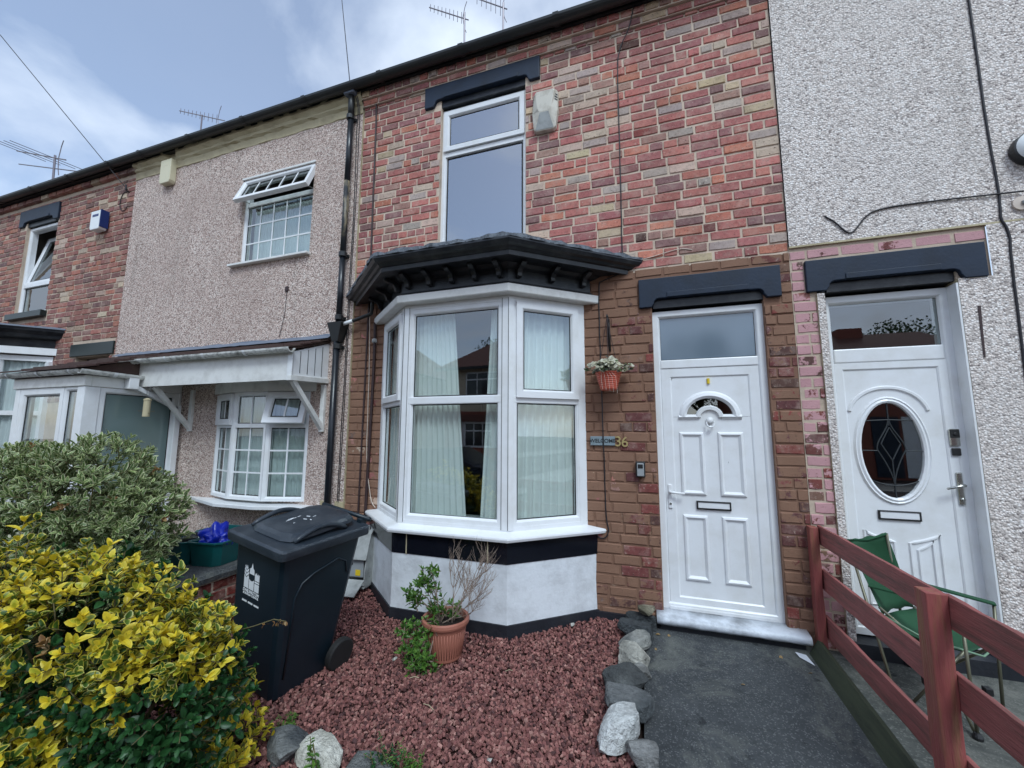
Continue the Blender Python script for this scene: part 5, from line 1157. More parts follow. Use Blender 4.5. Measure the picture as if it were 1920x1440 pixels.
# ================================================================== foliage
def leaf_data(L, W, inner, outer, fold, curl, r, inner_frac=.52, serr=0):
    """blade along +Y, 5 across; colours: centre patch and margin"""
    V, C = [], []; st = [0, .13, .36, .62, .87, 1]; prof = [0, .52, .95, 1, .60, 0]
    for t, p in zip(st, prof):
        w_ = W/2*p; y = L*t; zc = -curl*L*t*t
        if p == 0: V.append((0, y, zc)); C.append(outer if t == 1 else inner); continue
        ff = inner_frac*r.uniform(.75, 1.15)
        for k, x in enumerate((-1, -ff, 0, ff, 1)):
            V.append((x*w_, y, zc+abs(x)*w_*fold)); C.append(outer if k in (0, 4) else inner if k != 2 else tuple(v*.9 for v in inner))
    F = []; n = len(st)
    for k in range(4): F.append((0, 2+k, 1+k))
    for s_ in range(1, n-2):
        a = 1+(s_-1)*5; b_ = a+5
        for k in range(4): F.append((a+k, a+k+1, b_+k+1, b_+k))
    a = 1+(n-3)*5; tip = len(V)-1
    for k in range(4): F.append((a+k, a+k+1, tip))
    return np.array(V), F, np.array([(*c, 1) for c in C])
def leaf_set(n, seed, L, W, inners, outers, frac=.52):
    r = random.Random(seed); out = []
    for _ in range(n):
        k = r.uniform(.82, 1.15); i_ = tuple(v*k for v in r.choice(inners)); o_ = tuple(min(1, v*k) for v in r.choice(outers))
        V, F, C = leaf_data(L*r.uniform(.75, 1.15), W*r.uniform(.8, 1.2), i_, o_, r.uniform(.15, .5), r.uniform(.0, .35), r, frac)
        out.append((V, F, C))
    return out
def leaf_mesh(var, name='leaf'):
    V, F, C = var; me = bpy.data.meshes.new(name); me.from_pydata(V.tolist(), [], F); ca = me.color_attributes.new('col', 'FLOAT_COLOR', 'POINT'); ca.data.foreach_set('color', C.ravel()); me.materials.append(M['leaf']); me.polygons.foreach_set('use_smooth', [True]*len(me.polygons)); me.update(); return me
def leaf_frame(d, up, r, roll=.6):
    d = d.normalized(); x = d.cross(up)
    if x.length < 1e-3: x = d.orthogonal()
    x.normalize(); z = x.cross(d); m = Matrix((x, d, z)).transposed() @ Matrix.Rotation(r.uniform(-roll, roll), 3, 'Y'); return m
def emit(leaves, sets, parent, limit=0, name='foliage'):
    """leaves: (setkey, variant, Matrix3, pos, scale); largest on screen become single leaf objects"""
    scored = []
    for i, (k, v, m, p, s) in enumerate(leaves):
        q = project(p); a = 0
        if q and 0 < q[0] < 1920 and 0 < q[1] < 1440:
            nz = abs((m @ Vector((0, 0, 1))).dot((Vector(p)-CAM_LOC).normalized())); a = nz*(s/q[2])**2*(3 if len(leaves[i]) and getattr(m, 'outer', False) else 1)
        scored.append(a)
    order = sorted(range(len(leaves)), key=lambda i: -scored[i]); single = set(order[:limit]); cache = {}
    for i in order[:limit]:
        k, v, m, p, s = leaves[i]
        if (k, v) not in cache: cache[(k, v)] = leaf_mesh(sets[k][v])
        o = bpy.data.objects.new('leaf', cache[(k, v)]); col.objects.link(o); o.matrix_basis = Matrix.Translation(p) @ (m.to_4x4()) @ Matrix.Scale(s, 4); adopt(o, parent)
    VV, FF, CC, off = [], [], [], 0
    by = {}
    for i, lf in enumerate(leaves):
        if i not in single: by.setdefault((lf[0], lf[1]), []).append(lf)
    for (k, v), ls in by.items():
        V, F, C = sets[k][v]; Ms = np.array([np.array(l[2])*l[4] for l in ls]); Ps = np.array([tuple(l[3]) for l in ls])
        X = np.einsum('nij,kj->nki', Ms, V)+Ps[:, None]; VV.append(X.reshape(-1, 3)); CC.append(np.tile(C, (len(ls), 1)))
        for q in range(len(ls)): FF += [tuple(a+off+q*len(V) for a in f) for f in F]
        off += len(ls)*len(V)
    if VV:
        me = bpy.data.meshes.new(name); me.from_pydata(np.concatenate(VV).tolist(), [], FF); ca = me.color_attributes.new('col', 'FLOAT_COLOR', 'POINT'); ca.data.foreach_set('color', np.concatenate(CC).ravel()); me.materials.append(M['leaf']); me.polygons.foreach_set('use_smooth', [True]*len(me.polygons)); me.update()
        o = bpy.data.objects.new(name, me); col.objects.link(o); adopt(o, parent); stuff(o)
def sprig(leaves, stems, base, d, L, pairs, key, nvar, r, size, spread=1.0, tipn=4, vset=None):
    d = d.normalized(); a = d.orthogonal().normalized(); b_ = d.cross(a); rot = r.uniform(0, 6.28)
    tip = base+d*L; bend = Vector((r.uniform(-.2, .2), r.uniform(-.2, .2), -.12))*L; pts = []
    for i in range(pairs+1):
        t = i/pairs; p = base+d*L*t+bend*t*t; pts.append(p)
        if i == 0: continue
        for s_ in (1, -1):
            ang = rot+i*1.57; out = (a*math.cos(ang)+b_*math.sin(ang))*s_
            ld = (out*spread*(1.15-.5*t)+d*(.45+.6*t)+Vector((0, 0, .12))).normalized()
            leaves.append((key, r.randrange(nvar), leaf_frame(ld, d+Vector((0, 0, .35)), r, .5), p, size*r.uniform(.8, 1.15)*(1.0-.18*t)))
    for q in range(tipn):
        ang = rot+q*6.28/tipn; out = a*math.cos(ang)+b_*math.sin(ang); leaves.append((key, r.randrange(nvar), leaf_frame((out*.55+d).normalized(), d+out*-.2, r, .4), pts[-1], size*r.uniform(.45, .72)))
    stems.tube(pts, [.0035-.0018*i/pairs for i in range(pairs+1)], 4)
def blob_points(blobs, n, r, shell=.78):
    out = []; vol = [b_[1][0]*b_[1][1]+b_[1][0]*b_[1][2] for b_ in blobs]; tot = sum(vol)
    while len(out) < n:
        t = r.random()*tot
        for (c, rad), v in zip(blobs, vol):
            t -= v
            if t <= 0: break
        u = Vector((r.gauss(0, 1), r.gauss(0, 1), r.gauss(0, 1))).normalized(); k = shell+(1.04-shell)*r.random()**.6
        k *= 1+.16*mnoise.noise(u*2.3+Vector(c)*3)
        p = Vector(c)+Vector((u.x*rad[0], u.y*rad[1], u.z*rad[2]))*k
        if p.z < gz(p.y)+.02: continue
        inner = False
        for (c2, r2) in blobs:
            if c2 is c: continue
            q = p-Vector(c2)
            if (q.x/r2[0])**2+(q.y/r2[1])**2+(q.z/r2[2])**2 < (shell*.80)**2: inner = True; break
        if inner: continue
        nn = Vector((u.x/rad[0], u.y/rad[1], u.z/rad[2])).normalized(); out.append((p, nn))
    return out
YEL = [lin(240, 216, 58), lin(246, 228, 92), lin(234, 210, 70)]; CRM = [lin(244, 236, 160), lin(240, 228, 122)]; GRN = [lin(70, 98, 34), lin(92, 116, 40), lin(58, 88, 34)]; DGR = [lin(30, 68, 34), lin(40, 84, 42), lin(26, 56, 32), lin(52, 98, 52)]
SETS = {'gold': leaf_set(10, 1, .054, .029, [lin(190, 190, 56), lin(228, 208, 60), lin(140, 154, 52), lin(238, 212, 56)], YEL, .5), 'edge': leaf_set(8, 2, .052, .029, GRN, CRM+YEL, .55), 'green': leaf_set(8, 3, .050, .027, DGR, DGR+[lin(48, 86, 44)], .6),
        'var': leaf_set(10, 4, .072, .026, [lin(108, 134, 74), lin(124, 148, 86), lin(92, 120, 66), lin(136, 156, 98)], [lin(234, 234, 178), lin(240, 238, 196), lin(218, 222, 156)], .52), 'brown': leaf_set(4, 5, .045, .024, [lin(150, 112, 66), lin(128, 92, 58), lin(168, 140, 96)], [lin(160, 124, 78)], .6),
        'rose': leaf_set(6, 6, .058, .021, [lin(74, 116, 48), lin(104, 146, 58), lin(54, 96, 46)], [lin(98, 138, 60), lin(130, 166, 76)], .5), 'pansy': leaf_set(5, 7, .045, .034, [lin(216, 212, 180), lin(200, 196, 150), lin(226, 222, 200)], [lin(228, 226, 208)], .5), 'bask': leaf_set(5, 8, .04, .026, [lin(70, 92, 50), lin(90, 110, 64), lin(70, 66, 70)], [lin(150, 154, 120), lin(90, 108, 70)], .55)}
def shrub(name, label, base, blobs, nsprig, plan, seed, limit, size=1.0, sub='foliage', extra=None, Lr=(.09, .17)):
    r = random.Random(seed); t = thing(name, label, 'shrub', base); leaves = []; stems = MB()
    pts = blob_points(blobs, nsprig, r)
    for p, nn in pts:
        key, pr_ = plan(p, nn, r); d = (nn*.9+Vector((r.uniform(-.5, .5), r.uniform(-.5, .5), r.uniform(.0, .75)))).normalized(); L = r.uniform(*Lr)
        sprig(leaves, stems, p-d*L*.55, d, L, pr_, key, len(SETS[key]), r, size*r.uniform(.85, 1.1), 1.0, 4)
    tr = MB(); B = Vector(base)
    for k in range(26):
        p = pts[r.randrange(len(pts))][0]; mid = B.lerp(p, .5)+Vector((r.uniform(-.08, .08), r.uniform(-.08, .08), .08)); tr.tube([B+Vector((r.uniform(-.06, .06), r.uniform(-.06, .06), -.04)), B.lerp(p, .25)+Vector((0, 0, .05)), mid, p], [.012, .010, .007, .003], 6)
    if extra: extra(leaves, stems, r)
    stuff(tr.build('trunk', 'stem', t, smooth=True)); stuff(stems.build('twig', 'stem', t, smooth=True)); emit(leaves, SETS, t, limit, sub); return t
# golden euonymus close to the camera
GOLD = [((-2.38, -2.72, .28), .24), ((-2.15, -2.44, 0.68), .24), ((-2.45, -2.50, 0.80), .25), ((-2.72, -2.62, 0.90), .24), ((-2.02, -2.30, 0.64), .20), ((-2.55, -2.64, 0.68), .22), ((-2.85, -2.74, 0.78), .26), ((-2.70, -2.57, 1.06), .16), ((-2.05, -2.07, 0.08), .24), ((-2.50, -2.88, 0.28), .25), ((-2.15, -2.27, -0.02), .16), ((-2.85, -2.87, 0.43), .2)]
def gold_plan(p, nn, r):
    k = any((p-Vector(c)).length < rad*r.uniform(.8, 1.15) for c, rad in GOLD)
    if k: return ('gold' if r.random() < .62 else 'edge'), 4
    return ('green' if r.random() < .90 else ('edge' if r.random() < .7 else 'brown')), 4
GB = [((-2.36, -2.71, .27), (.20, .16, .17)), ((-2.52, -2.44, 0.59), (.42, .34, .36)), ((-2.22, -2.32, 0.39), (.36, .32, .34)), ((-2.90, -2.64, 0.57), (.45, .36, .42)), ((-2.40, -2.38, 0.17), (.46, .38, .30)), ((-2.70, -2.72, 0.32), (.50, .40, .40)), ((-2.15, -2.06, -0.01), (.20, .17, .20)), ((-2.06, -2.29, 0.57), (.17, .14, .13))]
def gold_extra(leaves, stems, r):
    # a thin shoot with withered leaves reaching across the bin
    P = [Vector((-2.02, -2.10, .56)), Vector((-1.93, -2.05, .58)), Vector((-1.84, -2.01, .61)), Vector((-1.78, -1.99, .60))]
    stems.tube(P, .0028, 5)
    for q in range(16): p = P[1].lerp(P[3], r.uniform(.3, 1)); leaves.append(('brown', r.randrange(4), leaf_frame(Vector((r.uniform(-.5, .6), r.uniform(-.3, .3), r.uniform(-.9, .4))), Vector((0, 0, 1)), r), p, .42))
    for q in range(40):
        p = Vector((-2.12, -2.50, .38))+Vector((r.gauss(0, .03), r.gauss(0, .02), r.gauss(0, .07))); leaves.append(('brown', r.randrange(4), leaf_frame(Vector((r.uniform(-.4, .4), -.3, -1)), Vector((0, -1, 0)), r), p, .7))
    for (b_, d, L) in (((-2.72, -2.58, .92), (-.05, 0, 1), .26), ((-2.45, -2.50, .86), (.15, .05, 1), .22), ((-2.20, -2.38, .78), (.35, .1, .9), .20), ((-2.02, -2.28, .66), (.8, .1, .5), .20), ((-2.88, -2.70, .92), (-.2, -.1, 1), .22), ((-2.30, -2.60, .62), (.3, -.6, .3), .2), ((-2.12, -2.46, .50), (.5, -.5, -.2), .18)):
        for q in range(2): sprig(leaves, stems, Vector(b_)+Vector((r.gauss(0, .02), r.gauss(0, .02), 0)), Vector(d)+Vector((r.gauss(0, .15), r.gauss(0, .15), 0)), L, 5, 'gold' if q else 'edge', 8, r, 1.05, 1.0, 3)
    for k in range(3): a = Vector((-2.25+.1*k, -2.62, .10)); stems.tube([a, a+Vector((.12, .06, .06)), a+Vector((.26, .10, .16))], .003, 5)
shrub('golden_shrub', 'golden yellow and dark green variegated shrub in front of the wheelie bin', (-2.35, -2.35, -.12), GB, 2500, gold_plan, 21, 300, 1.0, extra=gold_extra)
# variegated weigela in the next garden
VB = [((-3.86, -1.82, 1.12), (.38, .36, .40)), ((-4.29, -1.95, 1.02), (.42, .40, .42)), ((-4.76, -2.02, .98), (.45, .42, .40)), ((-3.64, -1.66, .88), (.28, .28, .34)), ((-4.09, -1.85, .62), (.52, .42, .45)), ((-4.64, -2.0, .55), (.55, .42, .45)), ((-3.76, -1.80, .55), (.34, .3, .40))]
def var_extra(leaves, stems, r):
    for c in ((-3.80, -2.16, .93), (-4.06, -2.25, .98), (-3.70, -2.08, .78)):
        for q in range(18): leaves.append(('pansy' if q % 3 else 'brown', r.randrange(4), leaf_frame(Vector((r.uniform(-1, 1), r.uniform(-1, 0), r.uniform(-.5, 1))), Vector((0, -.5, 1)), r), Vector(c)+Vector((r.gauss(0, .03), r.gauss(0, .02), r.gauss(0, .02))), .5))
shrub('variegated_shrub', 'grey green shrub with cream edged leaves in the porch garden', (-4.0, -1.85, -.1), VB, 2700, lambda p, nn, r: ('var', 4) if r.random() < .985 else ('brown', 3), 22, 300, .88, extra=var_extra, Lr=(.07, .14))
# rosettes on the potted shrub
def pot_leaves():
    r = random.Random(31); L, S = [], MB()
    cl = [(-.13, 0, .58, .06), (-.16, -.02, .50, .05), (-.22, -.02, .42, .07), (-.30, -.02, .38, .06), (-.24, -.03, .35, .05), (-.10, -.02, .46, .05), (.0, .02, .34, .06), (-.08, -.02, .30, .05), (-.20, -.12, .22, .06), (-.14, -.15, .17, .07), (-.19, -.17, .10, .06), (-.12, -.20, .05, .06), (-.05, -.19, .02, .06), (-.17, -.18, .0, .06), (-.24, -.12, .17, .05), (-.03, -.14, .25, .05), (.03, .04, .30, .05), (-.02, -.21, .06, .045), (-.09, -.22, -.03, .05)]
    for dx, dy, dz, s in cl:
        c = pc+Vector((dx, dy, dz))
        for q in range(9):
            p = c+Vector((r.gauss(0, s*.6), r.gauss(0, s*.5), r.gauss(0, s*.5))); d = Vector((r.uniform(-.6, .4), r.uniform(-.7, .2), r.uniform(.1, 1)))
            sprig(L, S, p-d.normalized()*.03, d, .045, 2, 'rose', 6, r, .95, 1.3, 5)
        S.tube([pc+Vector((-.03, -.02, .23)), (pc+Vector((-.03, -.02, .26))).lerp(c, .6)+Vector((0, 0, .03)), c], .004, 5)
    stuff(S.build('stem', 'twig', POT, smooth=True)); emit(L, SETS, POT, 120, 'foliage')
pot_leaves()
# hanging basket
def basket():
    c = Vector((-.286, -.155, 1.93)); t = thing('hanging_basket', 'terracotta hanging basket of cream pansies on a black wall bracket', 'basket', (c.x, c.y, c.z))
    b = MB(); prof = [(.0, 0), (.062, 0), (.072, .01)]
    for k in range(7): z = .02+.017*k; rr_ = .074+.0045*k; prof += [(rr_, z), (rr_+.004, z+.006), (rr_+.001, z+.013)]
    prof += [(.112, .145), (.114, .155), (.104, .155), (.09, .12), (0, .12)]
    b.lathe(prof, c, 28, close=False); b.build('pot', 'terracotta2', t, smooth=False)
    b = MB(); b.lathe([(0, .13), (.1, .125)], c, 20, close=False); b.build('soil', 'soil', t)
    br = MB(); br.tube([(-.285, -.012, 2.60), (-.283, -.020, 2.45), (-.277, -.012, 2.30)], [.012, .014, .009], 8); br.tube([(-.285, -.012, 2.57), (-.284, -.10, 2.60), (-.284, -.165, 2.60), (-.285, -.175, 2.575)], .007, 8); br.tube([(-.281, -.012, 2.36), (-.283, -.08, 2.52), (-.284, -.13, 2.59)], .006, 8); br.build('wall_bracket', 'black_plastic', t, smooth=True)
    for k in range(3): a = k*2.1+.6; MB().tube([(-.285, -.175, 2.575), (c.x+.10*math.cos(a), c.y+.10*math.sin(a), c.z+.15)], .0028, 5).build('chain', 'cable_brown', t)
    r = random.Random(6); L, S = [], MB()
    for q in range(120):
        a = r.uniform(0, 6.28); rad = r.uniform(0, .185); p = c+Vector((rad*math.cos(a)*1.1, rad*math.sin(a)*.8, .145+r.uniform(0, .14)*(1-rad*3)))
        key = 'pansy' if r.random() < .45 else 'bask'
        for k in range(5 if key == 'pansy' else 3):
            aa = r.uniform(0, 6.28); d = Vector((math.cos(aa)+.5*math.cos(a), math.sin(aa)*.6-.35, r.uniform(-.1, .7))); L.append((key, r.randrange(5), leaf_frame(d, Vector((0, -.6, .6)), r), p, r.uniform(.7, 1.1)))
    for k in range(5): MB().tube([(c.x+.02*k-.05, c.y-.10, c.z+.15), (c.x+.03*k-.05, c.y-.13, c.z+.10), (c.x+.03*k-.04, c.y-.125, c.z-.0-.01*k)], .0012, 4).build('trailing_stem', 'cable_white', t)
    emit(L, SETS, t, 60, 'foliage')
basket()
# weeds by the border stones
for i, (x, y, h, lb) in enumerate(((-1.55, -2.01, .25, 'tall thin weed standing in front of the cream white border stone'), (-1.27, -1.83, .13, 'low bushy weed beside the grey border stone'), (-1.15, -1.80, .11, 'low wispy weed at the front edge of the gravel'), (-1.97, -1.74, .06, 'tiny weed between the wheelie bin and dark border stone'))):
    r = random.Random(50+i); t = thing('weed', lb, 'weed', (x, y, gz(y)), 'weeds along the front of the gravel'); S, L = MB(), []
    for k in range(3 if i == 0 else 9):
        top = Vector((x+r.gauss(0, .05 if i else .02), y+r.gauss(0, .05 if i else .02), gz(y)+h*r.uniform(.7, 1))); bs = Vector((x+r.gauss(0, .02), y+r.gauss(0, .02), gz(y)-.02)); S.tube([bs, bs.lerp(top, .5)+Vector((r.gauss(0, .008), 0, 0)), top], .0022, 5)
        for q in range(16):
            f = r.uniform(.2, 1); p = bs.lerp(top, f); a = r.uniform(0, 6.28); L.append(('rose' if i != 1 else 'green', r.randrange(6), leaf_frame(Vector((math.cos(a), math.sin(a), r.uniform(-.2, .5))), Vector((0, 0, 1)), r), p, (.85 if i == 0 else .55)*(1.1-.6*f)))
    stuff(S.build('stem', 'stem', t, smooth=True)); emit(L, SETS, t, 0, 'leaves')

# ================================================================== fence and camp chair
FE = thing('wooden_fence', 'red stained three rail wooden fence beside the garden path', 'fence', (1.17, -1.0, 0))
def rough_bar(a, b_, w, h, mat, name, parent, seed, n=10):
    a, b_ = Vector(a), Vector(b_); d = (b_-a).normalized(); up = Vector((0, 0, 1)) if abs(d.z) < .9 else Vector((0, 1, 0)); sd_ = d.cross(up).normalized(); up = sd_.cross(d); r = random.Random(seed); b = MB()
    for i in range(n+1):
        p = a.lerp(b_, i/n)
        b.add([p+sd_*(sx*w/2+r.uniform(-.0018, .0018))+up*(sz*h/2+r.uniform(-.003, .003)) for sx, sz in ((-1, -1), (1, -1), (1, 1), (-1, 1))], [])
    b.f = [(i*4+k, (i+1)*4+k, (i+1)*4+(k+1) % 4, i*4+(k+1) % 4) for i in range(n) for k in range(4)]+[(3, 2, 1, 0), tuple(n*4+k for k in range(4))]
    return b.build(name, mat, parent, bevel=.004)
rough_bar((1.165, -.045, -.06), (1.165, -.045, .872), .055, .07, 'redpost', 'post', FE, 1)
rough_bar((1.165, -1.36, -.15), (1.165, -1.36, .885), .075, .085, 'redpost', 'post', FE, 2)
rough_bar((1.165, -2.70, -.2), (1.165, -2.70, .885), .075, .085, 'redpost', 'post', FE, 3)
k = 0
for (za, zb_) in ((.745, .88), (.425, .57), (.095, .245)):
    for (ya, yb) in ((-.02, -1.362), (-1.366, -2.75)):
        k += 1; rough_bar((1.213, ya, (za+zb_)/2), (1.213, yb, (za+zb_)/2-.004), .022, zb_-za, 'redwood', 'rail', FE, 10+k, 14)
b = MB(); r = random.Random(3)
for i in range(13):
    y = -.10-2.5*i/12; z = gz(y); b.add([(1.062+r.uniform(-.003, .003), y, z-.01), (1.098, y, z-.015), (1.155, y, z+.085+r.uniform(-.003, .003)), (1.125+r.uniform(-.003, .003), y, z+.098+r.uniform(-.003, .003))], [])
b.f = [(i*4+k, (i+1)*4+k, (i+1)*4+(k+1) % 4, i*4+(k+1) % 4) for i in range(12) for k in range(4)]+[(3, 2, 1, 0), (48, 49, 50, 51)]
b.build('gravel_board', 'mossboard', FE)
def chair():
    t = thing('camp_chair', 'green canvas folding camp chair behind the red fence', 'chair', (1.62, -.45, -.02))
    g = lambda y: gz(y)-.004
    # corners: back left/right uprights lean, seat front to +x/-y
    BLt, BRt = Vector((1.29, -.28, .84)), Vector((1.50, -.30, .905))
    # back fabric: grid between top edge and seat rear edge, sagging
    def quadgrid(c00, c10, c11, c01, sag, sagv, n=10):
        b = MB()
        for j in range(n+1):
            for i in range(n+1):
                u, v = i/n, j/n; p = (c00.lerp(c10, u)).lerp(c01.lerp(c11, u), v); s_ = math.sin(math.pi*u)*math.sin(math.pi*(.25+.75*v)) ; p = p+Vector(sagv)*sag*s_+Vector((0, 0, .006*math.sin(u*17+v*5))); b.add([p], [])
        b.f = [(j*(n+1)+i, j*(n+1)+i+1, (j+1)*(n+1)+i+1, (j+1)*(n+1)+i) for j in range(n) for i in range(n)]; return b
    SBl, SBr = Vector((1.37, -.46, .44)), Vector((1.66, -.18, .42)); SFl, SFr = Vector((1.66, -.62, .36)), Vector((1.95, -.38, .33))
    def cloth(b, nm):
        o = b.build(nm, 'green_canvas', t, smooth=True, recalc=False); s_ = o.modifiers.new('thick', 'SOLIDIFY'); s_.thickness = .004; return o
    cloth(quadgrid(SBl, SBr, BRt, BLt, .05, (-.6, .4, .1)), 'backrest'); cloth(quadgrid(SBl, SFl, SFr, SBr, .07, (0, 0, -1)), 'seat')
    b = MB(); b.tube([BLt, BLt.lerp(BRt, .5)+Vector((0, 0, -.02)), BRt], .008, 6); b.build('top_hem', 'green_canvas', t, smooth=True)
    b = MB(); b.tube([SBl, SBl.lerp(SFl, .5)+Vector((0, 0, -.03)), SFl], .006, 6); b.tube([SFl, SFl.lerp(SFr, .5)+Vector((0, 0, -.05)), SFr], .006, 6); b.build('seat_piping', 'green_trim', t, smooth=True)
    legs = [((1.34, -.62, g(-.62)), BLt), ((1.66, -.06, g(-.06)), BRt), ((1.90, -.43, g(-.43)), SBl.lerp(BLt, .1)), ((1.62, -.71, g(-.71)), SBr), ((1.40, -.55, g(-.55)), SFl), ((1.74, -.12, g(-.12)), SFr), ((1.62, -.71, g(-.71)), SFl+Vector((.0, 0, .22))), ((1.90, -.43, g(-.43)), SFr+Vector((0, 0, .22)))]
    for a, c in legs: MB().tube([a, c], .0085, 8).build('leg', 'tube', t, smooth=True)
    for a in ((1.34, -.62), (1.66, -.06), (1.90, -.43), (1.62, -.71)): MB().lathe([(.0, 0), (.022, 0), (.022, .012), (.013, .03), (0, .032)], (a[0], a[1], g(a[1])), 12).build('foot', 'black_plastic', t)
    for a in ((1.78, -.54, .13), (1.52, -.52, .12)): MB().box(a[0]-.018, a[0]+.018, a[1]-.018, a[1]+.018, a[2]-.02, a[2]+.02).build('joint', 'black_plastic', t, bevel=.005)
    for (a, c) in ((SFr+Vector((0, 0, .225)), BRt.lerp(SBr, .62)), (SFl+Vector((0, 0, .225)), BLt.lerp(SBl, .62))):
        d = c-a; b = MB(); b.obox(a-d*.02, c, .055, .012); b.build('armrest', 'green_canvas', t, bevel=.004)
    b = MB(); b.prism([SBl.lerp(SFl, .55)+Vector((-.005, -.005, .0)), SBl.lerp(SFl, .85)+Vector((-.005, -.005, .0)), SBl.lerp(SFl, .82)+Vector((0, 0, -.10)), SBl.lerp(SFl, .58)+Vector((0, 0, -.11))], (-.02, -.02, 0)); b.build('side_pocket', 'black_plastic', t)
chair()
b = MB(); b.add([(.98, -.185, gz(-.18)+.006), (1.045, -.27, gz(-.27)+.008), (1.02, -.19, gz(-.19)+.03), (.965, -.15, gz(-.15)+.02)], [(0, 1, 2), (0, 2, 3)]); o = b.build('paper_scrap', 'paper'); tag(o, 'torn scrap of white paper by the doorstep corner', 'litter'); s_ = o.modifiers.new('thick', 'SOLIDIFY'); s_.thickness = .001

# ================================================================== meter box
def meter_box():
    t = thing('meter_box', 'weathered grey gas meter box with its flap open beside the bay window', 'meter box', (-2.86, -.2, 0)); m = Matrix.Translation((-2.86, -.02, .0)) @ Matrix.Rotation(R_(6), 4, 'Z')
    b = MB(m); b.prism([(-.17, 0, .03), (-.17, -.20, .03), (-.17, -.24, .06), (-.17, -.24, .30), (-.17, -.02, .30)], (.008, 0, 0)); b.prism([(.16, 0, .03), (.16, -.20, .03), (.16, -.24, .06), (.16, -.23, .20), (.16, -.15, .54), (.16, -.02, .58), (.16, 0, .58)], (.008, 0, 0)); b.build('casing_side', 'grp', t)
    b = MB(m); b.box(-.17, .168, -.24, 0, .03, .045); b.box(-.17, .168, -.012, 0, .03, .58); b.build('casing', 'grp', t, bevel=.004)
    b = MB(m); b.prism([(-.18, -.00, .585), (-.18, -.10, .575), (-.18, -.155, .535), (-.18, -.235, .30), (-.18, -.225, .297), (-.18, -.145, .525), (-.18, -.095, .562), (-.18, .0, .572)], (.355, 0, 0)); b.build('hood', 'grp', t, bevel=.003)
    b = MB(m); b.prism([(-.17, -.235, .115), (-.17, -.40, .02), (-.17, -.395, .010), (-.17, -.235, .10)], (.335, 0, 0)); b.build('open_flap', 'grp', t, bevel=.002)
    b = MB(m); b.box(-.10, .13, -.20, -.05, .12, .295); g = b.build('meter', 'grp_in', t, bevel=.01)
    b = MB(m); b.box(.045, .10, -.203, -.2005, .14, .195); b.build('label_sticker', 'yellow', g); b = MB(m); b.lathe([(.014, -.003), (.014, .003)], (.0, -.2, .25), 12, 'Y'); b.build('meter_dial', 'black_plastic', g)
meter_box()
cable('meter_cable', [(-2.72, -.10, .62), (-2.705, -.16, .42), (-2.70, -.17, .25), (-2.68, -.15, .12)], .006, 'cable', 'black cable looping down between meter box and bay plinth')

# ================================================================== wall mounted things
def alarm36():
    t = thing('alarm_box', 'yellowed bell alarm box beside the upper sash window', 'alarm box', (-.86, 0, 4.63), 'alarm boxes on the facades'); m = Matrix.Translation((-.862, 0, 4.845)) @ Matrix.Rotation(R_(1.5), 4, 'Y')
    o1 = [(-.115, .215), (.115, .215), (.132, .19), (.138, -.02), (.118, -.20), (.09, -.222), (-.09, -.222), (-.118, -.20), (-.138, -.02), (-.132, .19)]
    o2 = [(-.085, .195), (.085, .195), (.098, .17), (.070, .0), (.050, -.03), (.03, -.032), (-.03, -.032), (-.050, -.03), (-.070, .0), (-.098, .17)]
    b = MB(m); b.add([(x, -.003, z) for x, z in o1]+[(x*.97, -.045, z*.97) for x, z in o1]+[(x, -.085, z) for x, z in o2], [tuple(range(10))]+[(i, (i+1) % 10, 10+(i+1) % 10, 10+i) for i in range(10)]+[(10+i, 10+(i+1) % 10, 20+(i+1) % 10, 20+i) for i in range(10)]+[tuple(range(20, 30))[::-1]]); b.build('cover', 'alarm', t, bevel=.004)
    b = MB(m); b.add([(-.046, -.0845, -.045), (.046, -.0845, -.045), (.095, -.0500, -.205), (-.095, -.0500, -.205)], [(0, 1, 2, 3)]); b.build('strobe_lens', 'grp', t)
    for s in (1, -1):
        for k in range(3): b = MB(m); z = .15-.028*k; b.obox((s*.103, -.062, z), (s*.128, -.046, z-.012), .008, .012); b.build('sounder_slot', 'gasket', t)
alarm36()
def alarm(name, x0, x1, z0, z1, d, label, mats, skew=.35):
    t = thing(name, label, 'alarm box', (x0, 0, z0), 'alarm boxes on the facades')
    b = MB(); b.prism([(x0, -.016, z0+.04), (x0+.02, -.016, z0), (x1-.02, -.016, z0), (x1, -.016, z0+.04), (x1, -.016, z1), (x0, -.016, z1)], (0, -d, 0)); b.build('cover', mats[0], t, bevel=.008)
    if len(mats) > 1: b = MB(); b.box(x1-.002, x1+.014, -.016-d-.004, -.012, z0+.03, z1+.004); b.build('side_cover', mats[1], t, bevel=.003)
    b = MB(); b.box(x0+.05, x1-.05, -.017-d, -.0165-d+.004, z1-.10, z1-.06); b.build('badge', mats[-1], t)
alarm('alarm_box', -6.73, -6.50, 5.20, 5.57, .085, 'plain cream alarm box high on the brown pebbledash wall', ['alarm_cream'])
alarm('alarm_box', -8.27, -8.02, 4.72, 5.03, .10, 'blue and white alarm box on the far dark brick wall', ['print', 'alarm_blue'])
